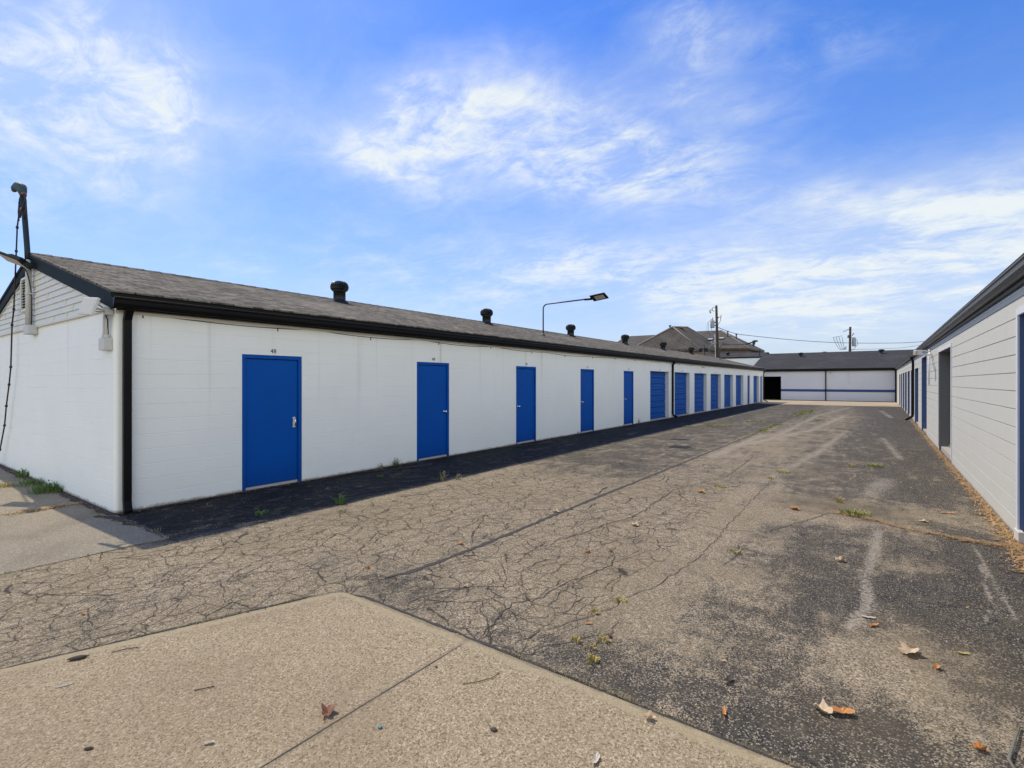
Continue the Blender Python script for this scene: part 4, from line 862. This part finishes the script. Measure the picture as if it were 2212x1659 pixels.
cu = MB(); cu.tube([(-14.3, 57.5, 9.75), (-14.62, 57.4, 9.78), (-14.62, 57.4, 9.45), (-14.45, 57.4, 9.35)], .03, 6); cu.tube([(-14.62, 57.4, 9.65), (-14.8, 57.35, 9.5), (-14.8, 57.35, 9.15)], [.035, .05, .04], 6); cu.tube([(-14.8, 57.35, 9.15), (-14.95, 57.35, 9.35), (-14.9, 57.35, 9.6)], .025, 6); cu.build('cutout_fuse', M['porcelain'], P1)
cu = MB(); cu.tube([(-14.2, 57.6, 8.6), (-13.98, 57.7, 8.75)], [.07, .05], 6); cu.tube([(-13.82, 57.75, 8.95), (-13.86, 57.75, 8.6), (-13.88, 57.75, 8.3), (-14.1, 57.65, 7.9)], [.05, .04, .02, .02], 6); cu.build('lightning_arrester', M['porcelain'], P1)
wl_ = MB()
for k, (a, b, sg) in enumerate((((-15.1, 57.2, 8.1), (-14.5, 57.3, 6.9), .5), ((-14.95, 57.2, 8.3), (-14.3, 57.4, 6.6), .5), ((-14.75, 57.25, 8.4), (-14.2, 57.5, 6.9), .35), ((-15.1, 57.2, 8.1), (-14.6, 57.25, 8.45), -.2))):
    a, b = Vector(a), Vector(b); wl_.tube([a.lerp(b, i / 6) + Vector((-sg * .6 * math.sin(PI * i / 6), 0, -sg * math.sin(PI * i / 6))) for i in range(7)], .016, 5)
wl_.build('jumper_wires', M['wire'], P1)
MB().tube([(-14.24, 57.42, 1.), (-14.36, 57.36, 6.9)], .026, 8).build('riser_conduit', M['conduit'], P1)
cx = MB(); cx.box(-14.75, -14.2, 57.2, 57.32, 5.8, 5.95); cx.tube([(-14.8, 57.2, 5.9), (-14.6, 57.15, 6.05)], .07, 8); cx.tube([(-14.55, 57.2, 5.85), (-14.9, 56.5, 5.3)], .02, 5); cx.build('service_rack', M['xfmr'], P1)
P2 = util_pole((-3.57, 91.18, 0), (-3.44, 91.28, 9.96), 'wooden utility pole with looped wires behind the far roof on the right', .17)
tx = MB().lathe([(.16, 0), (.24, .05), (.26, .2), (.26, 1.15), (.2, 1.3), (.1, 1.35)], 18, (-2.98, 91.3, 7.0)).build('transformer', M['xfmr'], P2)
cu = MB(); cu.tube([(-3.5, 91.2, 9.65), (-4.3, 91, 9.25)], .05, 6); cu.tube([(-3.2, 91.2, 8.6), (-3.0, 91.2, 9.0)], .06, 6); cu.tube([(-3.7, 91.1, 8.3), (-3.65, 91.1, 8.7)], .12, 8); cu.build('cutout_arm', M['porcelain'], P2)
wl_ = MB()
for k in range(4): wl_.tube([Vector((-5.6 + k * .38, 91, 8.45 - k * .0)).lerp(Vector((-3.9, 91.1, 7.1 - .15 * k)), i / 8) + Vector((0, 0, -1.15 * math.sin(PI * i / 8) * (1 - .12 * k))) for i in range(9)], .03, 5)
wl_.tube([(-5.6, 91, 8.45), (-4.4, 91, 8.65)], .03, 5); wl_.tube([(-3.3, 91.2, 8.4), (-2.6, 91.2, 7.9), (-2.5, 91.2, 7.3), (-3.0, 91.2, 6.6), (-3.3, 91.2, 6.4)], .03, 5); wl_.build('jumper_wires', M['wire'], P2)
def wire(pts, r, label, seg=8):
    P = []
    pts = [Vector(p) for p in pts]
    for i in range(len(pts) - 1):
        p0, p1, p2, p3 = pts[max(i - 1, 0)], pts[i], pts[i + 1], pts[min(i + 2, len(pts) - 1)]
        for k in range(seg):
            t = k / seg; P.append(.5 * ((2 * p1) + (p2 - p0) * t + (2 * p0 - 5 * p1 + 4 * p2 - p3) * t * t + (3 * p1 - p0 - 3 * p2 + p3) * t ** 3))
    P.append(pts[-1]); tag(MB().tube(P, r, 5).build('power_line', M['wire']), label, 'wire', 'overhead wires')
wire([(-14.1, 57.6, 7.6), (-15.43, 70.28, 8.1), (-14.76, 75.7, 8.14), (-9.49, 83.21, 7.69), (-4.45, 90.55, 7.56), (1.45, 98.52, 7.75), (5.53, 103.93, 8.12), (12, 113, 9.2)], .038, 'thick overhead cable sagging past the far pole to the right')
wire([(-3.57, 91.18, 6.54), (2.01, 100.15, 7.0), (4.93, 104.73, 7.54), (10, 112, 8.6)], .025, 'thin lower wire leaving the far pole to the right')
for k, (x1, y1, z1) in enumerate(((-16.6, 44, 4.2), (-16.2, 46, 3.9), (-17.3, 50, 4.1))):
    wire([(-14.7, 57.2, 5.9 - .1 * k), ((-14.7 + x1) / 2, (57.2 + y1) / 2, (5.9 + z1) / 2 - .25), (x1, y1, z1)], .018, ('lowest', 'middle', 'upper')[k] + ' service wire running from the near pole down behind the left roof')

# ------------------------------------------------------------------ small things on the ground
gr = thing('drain_grate', (-4.2, 13.3, 0), 'dark rectangular drain grate set in the asphalt', 'grate')
q = MB(); q.box(-4.42, -3.98, 13.08, 13.1, 0, .014); q.box(-4.42, -3.98, 13.48, 13.5, 0, .014); q.box(-4.42, -4.40, 13.1, 13.48, 0, .014); q.box(-4.0, -3.98, 13.1, 13.48, 0, .014)
for k in range(9): q.box(-4.385 + k * .044, -4.36 + k * .044, 13.1, 13.48, .003, .013)
q.build('grate_bars', M['rust'], gr); MB().box(-4.40, -4.0, 13.1, 13.48, .0, .003).build('pit', M['dark_inside'], gr)

def blades(mb, x, y, z, n, h, spread, r, w0=.006):
    for _ in range(n):
        a = r.uniform(0, 2 * PI); rr_ = spread * math.sqrt(r.random()); bx, by = x + rr_ * math.cos(a), y + rr_ * math.sin(a)
        hh = h * r.uniform(.45, 1.15); lean = r.uniform(.15, .9) * hh; la_ = a + r.uniform(-.8, .8); dx_, dy_ = math.cos(la_) * lean, math.sin(la_) * lean
        px_, py_ = -math.sin(la_) * w0 * r.uniform(.6, 1.2), math.cos(la_) * w0 * r.uniform(.6, 1.2)
        mb.add([(bx - px_, by - py_, z), (bx + px_, by + py_, z), (bx + px_ + dx_ * .4, by + py_ + dy_ * .4, z + hh * .6), (bx - px_ + dx_ * .4, by - py_ + dy_ * .4, z + hh * .6), (bx + dx_, by + dy_, z + hh * .85)], [(0, 1, 2, 3), (3, 2, 4)])
def leafy(mb, x, y, z, n, h, r, L=.03):
    for _ in range(n):
        a = r.uniform(0, 2 * PI); hz = z + h * r.random(); d = Vector((math.cos(a), math.sin(a), r.uniform(-.2, .8))).normalized(); sd__ = d.cross(Vector((0, 0, 1))).normalized(); c = Vector((x, y, hz)) + d * h * .12
        l = L * r.uniform(.6, 1.3); mb.add([c, c + d * l * .5 + sd__ * l * .28, c + d * l, c + d * l * .5 - sd__ * l * .28], [(0, 1, 2, 3)])
def weed(x, y, h, sp, n, m, label, leaf=0, z=.0):
    t = MB(); t.open = True; r = random.Random(int(x * 1000 + y * 77)); blades(t, x, y, z, n, h, sp, r)
    if leaf:
        for q in range(leaf): t.tube([(x + r.uniform(-1, 1) * sp, y + r.uniform(-1, 1) * sp, z), (x + r.uniform(-1, 1) * sp * 2, y + r.uniform(-1, 1) * sp * 2, z + h)], .0025, 4)
        leafy(t, x, y, z, leaf * 9, h * 1.05, r, .035)
    o = t.build('weed', m); o.location = (0, 0, 0); return tag(o, label, 'weed', 'weeds in the pavement')
G_, D_, PL_ = M['grass_green'], M['grass_dry'], M['grass_pale']; YG_ = simple('weed_yellow_green', (.24, .27, .05), .7, var=.35, sc=40)
weed(-12.35, 2.22, .17, .10, 60, G_, 'green weed at the foot of the end wall, farthest from the corner', 0, .01)
weed(-11.3, 2.15, .12, .22, 90, G_, 'flat green weed patch beside the end wall, middle clump', 0, .01)
weed(-10.4, 2.18, .14, .25, 220, G_, 'largest bright green weed clump against the end wall', 6, .01)
weed(-11.45, 1.85, .08, .10, 60, D_, 'yellow-green sunlit weed tuft near the end wall', 0, .01)
weed(-6.1, 4.35, .12, .07, 40, G_, 'green weed with pale flowers at the shadow edge before door 48', 5)
weed(-7.88, 6.91, .16, .05, 25, G_, 'upright leafy weed against the wall between doors 48 and 49', 6)
weed(-7.88, 6.55, .10, .03, 16, PL_, 'thin dry weed against the wall between doors 48 and 49', 2)
weed(-7.24, 5.99, .04, .06, 30, G_, 'tiny green tuft in the shaded strip past door 48')
weed(-6.45, 3.40, .05, .09, 40, G_, 'small flat green weed in the shade before door 48')
weed(-6.10, 6.40, .14, .05, 14, PL_, 'pale thin weed stems at the shadow edge past door 48', 4)
weed(-5.94, 6.62, .09, .04, 10, PL_, 'small pale weed stem at the shadow edge past door 48', 2)
weed(-7.9, 14.6, .16, .02, 8, PL_, 'thin dry stalk against the wall left of door 51')
weed(-7.9, 19.75, .22, .03, 10, PL_, 'branched dry stalk between door 52 and the first roll-up door', 3)
weed(-1.41, 2.79, .03, .04, 26, D_, 'yellow weed tuft at the crossing of cracks near the slab')
weed(-1.49, 2.92, .022, .04, 20, D_, 'small yellow weed in the crack, second above the slab')
weed(-1.60, 2.94, .03, .04, 20, D_, 'tiny yellow sprig left of the crack weeds')
weed(-1.46, 3.05, .035, .035, 22, D_, 'orange-tinged weed sprig at the top of the branching crack')
weed(-1.63, 3.68, .03, .05, 24, D_, 'yellow moss tuft in the long crack, third from the slab')
weed(-1.69, 3.38, .03, .035, 16, D_, 'little yellow tuft in the long crack near the slab')
weed(-.26, 7.84, .07, .16, 130, YG_, 'long green grass tuft at the left end of the straw-filled crack')
weed(-.44, 8.52, .08, .05, 30, D_, 'dry yellow tuft behind the straw-filled crack')
weed(-.08, 12.52, .07, .17, 90, YG_, 'bright green tuft in the yard opposite the framed door')
weed(-.44, 12.33, .05, .07, 30, D_, 'small yellow tuft left of the bright green yard tuft')
weed(-1.16, 5.4, .03, .08, 34, D_, 'sparse yellow sprigs in the short crack on the dark asphalt')
weed(-1.46, 10.7, .05, .15, 60, D_, 'yellow tuft in the long crack, middle of the yard')
weed(-1.53, 9.9, .04, .08, 34, D_, 'small orange tuft in the long crack, middle of the yard')
weed(-2.08, 8.65, .04, .12, 50, D_, 'orange dry sprigs beside the cracked pavement, middle of the yard')

st2 = MB(); st2.open = True; r = random.Random(77)
def scatter_line(mb, pts, n, spread, h, r, w0=.005):
    for _ in range(n):
        k = r.randrange(len(pts) - 1); t = r.random(); x_ = pts[k][0] + (pts[k + 1][0] - pts[k][0]) * t + r.gauss(0, spread); y_ = pts[k][1] + (pts[k + 1][1] - pts[k][1]) * t + r.gauss(0, spread)
        blades(mb, x_, y_, 0.004, 3, h * r.uniform(.5, 1.2), .02, r, w0)
scatter_line(st2, [(-3.3, 15.5), (-3.26, 19.2), (-3.36, 21.5)], 143, .06, .03, r, .008); scatter_line(st2, [(-3.3, 19), (-3.3, 23)], 192, .08, .05, r, .012); scatter_line(st2, [(-3.33, 28), (-3.28, 35.5)], 275, .16, .06, r, .016)
scatter_line(st2, [(-4.75, 20.6), (-5.2, 20.5), (-5.8, 19.3)], 192, .18, .05, r, .012); scatter_line(st2, [(-4.3, 23.4), (-4.1, 23.6)], 90, .2, .05, r, .012); scatter_line(st2, [(-5.7, 10.4), (-5.5, 10.7)], 60, .12, .03, r); scatter_line(st2, [(-2.2, 25.8), (-2.1, 26.4)], 70, .12, .05, r, .01)
tag(st2.build('sparse_grass', simple('seam_grass', (.27, .27, .09), .8, var=.4, sc=30)), 'sparse yellow-green grass growing along the seams in the yard', 'grass', kind='stuff')
cg = MB(); cg.open = True; r = random.Random(78)
scatter_line(cg, [(-8.05, 2.12), (-7.6, 2.2), (-7.1, 2.25), (-6.6, 2.27), (-6.2, 2.27)], 90, .03, .028, r, .0025); scatter_line(cg, [(-6.25, .5), (-6.26, 2.0)], 20, .02, .02, r); scatter_line(cg, [(-3.9, 1.5), (-3.62, 2.3)], 40, .015, .02, r)
scatter_line(cg, [(-1.9, 2.55), (-1.0, 2.56), (.9, 2.54)], 420, .014, .016, r, .0022)
scatter_line(cg, [(-7.9, 3.0), (-7.9, 7.4)], 60, .02, .05, r, .003)
tag(cg.build('joint_grass', M['grass_pale']), 'short dry grass in the joints by the wall corner and slab edge', 'grass', kind='stuff')
lt = MB(); lt.open = True; ld = MB(); ld.open = True; r = random.Random(9)
def litter(mb, x_, y_, L, wd, r, z=.006):
    a = r.uniform(0, PI); dx_, dy_ = math.cos(a) * L, math.sin(a) * L; nx, ny = -math.sin(a) * wd, math.cos(a) * wd; z0 = z + r.random() * .012; z1 = z + r.random() * .022
    mb.add([(x_ - dx_ - nx, y_ - dy_ - ny, z0), (x_ + dx_ - nx, y_ + dy_ - ny, z1), (x_ + dx_ + nx, y_ + dy_ + ny, z1), (x_ - dx_ + nx, y_ - dy_ + ny, z0)], [(0, 1, 2, 3)])
for k in range(5200):
    y_ = 6.3 + 22 * r.random() ** 1.8; dd = abs(r.gauss(0, .055)) * (1.5 if y_ < 9 else 1); litter(lt if r.random() < .7 else ld, 1.205 - dd, y_, r.uniform(.008, .04), r.uniform(.001, .006), r)
pc = [(-.5, 7.8), (-.16, 7.72), (.19, 7.45), (.64, 7.28), (.78, 7.23), (1.05, 7.21), (1.18, 7.24)]
for k in range(1100):
    i = r.randrange(len(pc) - 1); t = r.random() ** (.6 if i > 2 else 1.); q_ = .25 + .75 * abs(math.sin(k * .013)); litter(lt if r.random() < .7 else ld, pc[i][0] + (pc[i + 1][0] - pc[i][0]) * t + r.gauss(0, .03 * q_), pc[i][1] + (pc[i + 1][1] - pc[i][1]) * t + r.gauss(0, .05 * q_), r.uniform(.01, .05), r.uniform(.001, .003), r)
for k in range(500): litter(lt, -9.0 + r.gauss(0, .05), 1.85 + r.gauss(0, .22), r.uniform(.005, .02), .004, r, .012)
for k in range(420): litter(ld if r.random() < .5 else lt, 1.1 - abs(r.gauss(0, .7)), 5 + 12 * r.random(), r.uniform(.004, .018), r.uniform(.001, .005), r)
for k in range(900): litter(ld, -7.9 + abs(r.gauss(0, .06)), 2.3 + 16 * r.random() ** 1.4, r.uniform(.004, .02), .004, r, .014)
for k in range(500): litter(ld, -14 + 6.1 * r.random(), 2.24 - abs(r.gauss(0, .06)), r.uniform(.004, .02), .004, r, .016)
tag(lt.build('pine_straw', M['straw']), 'golden pine straw and leaf litter along the right wall and crack', 'litter', kind='stuff')
tag(ld.build('leaf_litter', M['straw_dk']), 'brown crumbled leaf litter along the walls', 'litter', kind='stuff')
pb = MB(); pb.open = True; r = random.Random(5)
for k in range(700):
    x_, y_ = (r.uniform(-7.8, -5.0), r.uniform(2.4, 14)) if k < 260 else (r.uniform(-4.5, 1.1), r.uniform(.8, 9))
    z_ = .012 if (y_ < 2.5 and x_ > -4) else 0; L = r.uniform(.003, .008); a = r.uniform(0, PI); vs = [(x_ + L * math.cos(a + q * 2 * PI / 5) * r.uniform(.7, 1.1), y_ + L * math.sin(a + q * 2 * PI / 5) * r.uniform(.7, 1.1), z_) for q in range(5)] + [(x_, y_, z_ + L * .8)]
    pb.add(vs, [(q, (q + 1) % 5, 5) for q in range(5)])
tag(pb.build('loose_grit', M['sill']), 'small pale grit scattered over the pavement', 'gravel', kind='stuff')

def leaf(x, y, size, m, label, rot=0., curl=.35, lobed=True, z=0., name='dry_leaf', cat='leaf', wide=.75):
    r = random.Random(int(x * 991 + y * 313)); t = MB(); t.open = True; N = 22; vs = [(0, 0, size * .10)]; fs = []
    for k in range(N):
        a = 2 * PI * k / N; lob = (.62 + .38 * abs(math.cos(2.5 * a))) if lobed else (.55 + .45 * abs(math.cos(a)))
        rr_ = size * lob * r.uniform(.88, 1.1); u, v = rr_ * math.cos(a), rr_ * wide * math.sin(a)
        h = curl * size * ((v / size) ** 2 * 2.2 + .35 * (u / size) ** 2) + .004 + size * .10 * r.random()
        vs.append((u, v, h))
    for k in range(N): fs.append((0, 1 + k, 1 + (k + 1) % N))
    c, s_ = math.cos(rot), math.sin(rot); vs = [(x + u * c - v * s_, y + u * s_ + v * c, z + h) for u, v, h in vs]; t.add(vs, fs)
    t.tube([(x - c * size * .9, y - s_ * size * .9, z + .012), (x - c * size * 1.5, y - s_ * size * 1.5, z + .006)], .0015, 4)
    return tag(t.build(name, m), label, cat, 'fallen leaves')
LB, LO, LT_ = M['leaf_brown'], M['leaf_orange'], M['leaf_tan']
leaf(-2.27, 1.545, .052, LB, 'curled brown leaf on the slab beside the joint', 2.3, .6, True, .012)
leaf(-.15, 3.09, .062, LO, 'folded bright orange leaf on the dark asphalt', .5, .75, False, 0, wide=.6)
leaf(-.235, 3.05, .050, LT_, 'crumpled tan leaf touching the folded orange leaf', 2.6, .8, True)
leaf(.16, 4.03, .075, LT_, 'flat ragged tan leaf on the worn patch toward the right', 1.0, .5)
leaf(-.06, 4.46, .045, M['paper'], 'pale cream leaf at the foot of the light scrape', .2, .5, False, wide=.45)
leaf(-.03, 4.33, .04, LO, 'small orange leaf just below the pale cream leaf', .9, .8, False, wide=.5)
leaf(-.29, 5.71, .05, LT_, 'pale tan leaf left of the long light scrape', .4, .7)
leaf(.28, 3.91, .03, LO, 'small orange leaf just right of the ragged tan leaf', 1.3, .8)
leaf(.43, 4.22, .035, D_, 'yellowish leaf farther right on the dark asphalt', .4, .4, False, wide=.5)
leaf(-.64, 2.74, .04, LO, 'narrow orange leaf just off the slab edge', 1.8, 1.2, False, .0, wide=.35)
leaf(-.69, 3.05, .045, M['bark'], 'dark curled leaf above the narrow orange leaf', 1.4, 1.0, False, wide=.5)
leaf(-.76, 3.25, .016, LT_, 'tiny pale leaf scrap above the dark curled leaf', .4, .5)
leaf(-.93, 2.46, .030, LT_, 'small cream star-shaped leaf on the slab edge', .4, .8, True, .014)
leaf(.38, 3.16, .032, LO, 'small brown-orange leaf near the lower right corner', .4, .8)
leaf(-1.02, 2.05, .035, M['paper'], 'whitish leaf on the slab near the bottom edge', 1.7, .6, False, .012, wide=.55)
leaf(-3.41, 5.69, .05, LT_, 'pale leaf lying on the long pavement seam', .3, .6)
leaf(-2.77, 3.18, .025, LT_, 'little tan leaf on the cracked asphalt above the slab corner', .3, .7)
leaf(-3.54, 3.99, .03, LO, 'pinkish leaf left of the long seam', .9, .5)
leaf(-2.33, 5.7, .055, LT_, 'tan leaf pair right of the long seam', .1, .6)
leaf(-2.35, 4.55, .028, LO, 'orange leaf on the cracked asphalt, centre', .7, .6)
leaf(-2.18, 4.7, .032, LB, 'brown curled leaf beside the centre orange leaf', 2.0, 1.3, False, wide=.5)
leaf(-1.65, 3.2, .030, LO, 'small orange leaf near the branching crack', .7, .6, False, wide=.4)
leaf(-1.445, 3.12, .018, LB, 'tiny rust leaf at the end of the branching crack', .7, .6)
leaf(-3.78, 2.99, .025, LO, 'small reddish leaf on the asphalt left of the slab corner', .7, .6)
leaf(-.9, 7.67, .07, LO, 'orange-tan leaf on the brown patch before the grass tuft', .1, .5)
leaf(.44, 7.91, .05, LT_, 'pale leaf beyond the straw-filled crack', .1, .4)
leaf(.72, 8.6, .10, LO, 'long orange leaf beside the straw near the right wall', .3, .6, False, wide=.3)
leaf(-2.2, 8.0, .07, LO, 'flat orange leaf far up the middle of the yard', .1, .5)
leaf(-5.17, 1.3, .05, M['paper'], 'pale twig-like scrap on the left cracked asphalt', .6, .3, False, wide=.12)
leaf(-4.71, 1.17, .018, LO, 'tiny orange leaf on the left cracked asphalt', .6, .5)
leaf(-2.53, 1.09, .024, M['paper'], 'small white scrap on the slab, lower left', .9, .6, False, .012, wide=.6)
def debris(name, x, y, L, wd, h, rot, m, label, cat, z=.012):
    t = MB(); t.lathe([(.15, 0), (.8, .15), (1, .5), (.7, .85), (.2, 1)], 10, (0, 0, 0), lambda i, k: 1 + .2 * math.sin(k * 2.3 + i))
    c, s_ = math.cos(rot), math.sin(rot); t.v = [(x + (u * L) * c - (v * wd) * s_, y + (u * L) * s_ + (v * wd) * c, z + q * h) for u, v, q in t.v]
    t.sm = [True] * len(t.f); return tag(t.build(name, m), label, cat)
debris('bark_piece', -3.95, .955, .048, .018, .022, 1.1, M['bark'], 'dark bark chip on the slab near the left edge', 'bark')
debris('bark_piece', -2.94, .75, .020, .008, .012, .8, M['bark'], 'small dark bark chip near the bottom of the slab', 'bark')
debris('wood_chip', -3.66, .83, .038, .007, .006, 1.2, M['sill'], 'flat grey wood chip at the lower left of the slab', 'wood')
debris('plastic_cap', -1.97, 1.63, .012, .010, .010, .3, M['cyan'], 'small teal plastic cap on the slab', 'cap')
debris('pebble', -1.51, 1.94, .018, .014, .012, .3, M['bark'], 'dark round pebble on the slab right of the teal cap', 'pebble')
debris('pebble', -2.12, 2.17, .008, .007, .008, .3, M['bark'], 'tiny dark pebble beside the slab joint', 'pebble')
def twig(pts, r_, label):
    tag(MB().tube(pts, r_, 6).build('twig', M['bark']), label, 'twig', 'twigs on the slab')
twig([(-3.87, 1.10, .017), (-3.84, 1.16, .020), (-3.81, 1.22, .017)], .0025, 'short dark twig on the slab near the bark chip')
twig([(-3.03, 1.23, .016), (-3.0, 1.26, .02), (-2.98, 1.31, .016)], .0028, 'short brown twig on the middle of the slab')
twig([(-1.88, 2.13, .016), (-1.82, 2.2, .018), (-1.78, 2.27, .02), (-1.78, 2.34, .016)], .002, 'thin curved twig on the slab right of the joint')
tw = MB(); tw.tube([(.49, 3.02, .012), (.47, 3.13, .016), (.52, 3.32, .02), (.56, 3.47, .014)], [.006, .007, .006, .004], 7)
tag(tw.build('twig', simple('grey_green_stick', (.15, .145, .11), .9, var=.3, sc=30)), 'grey-green stick at the lower right corner of the yard', 'twig')
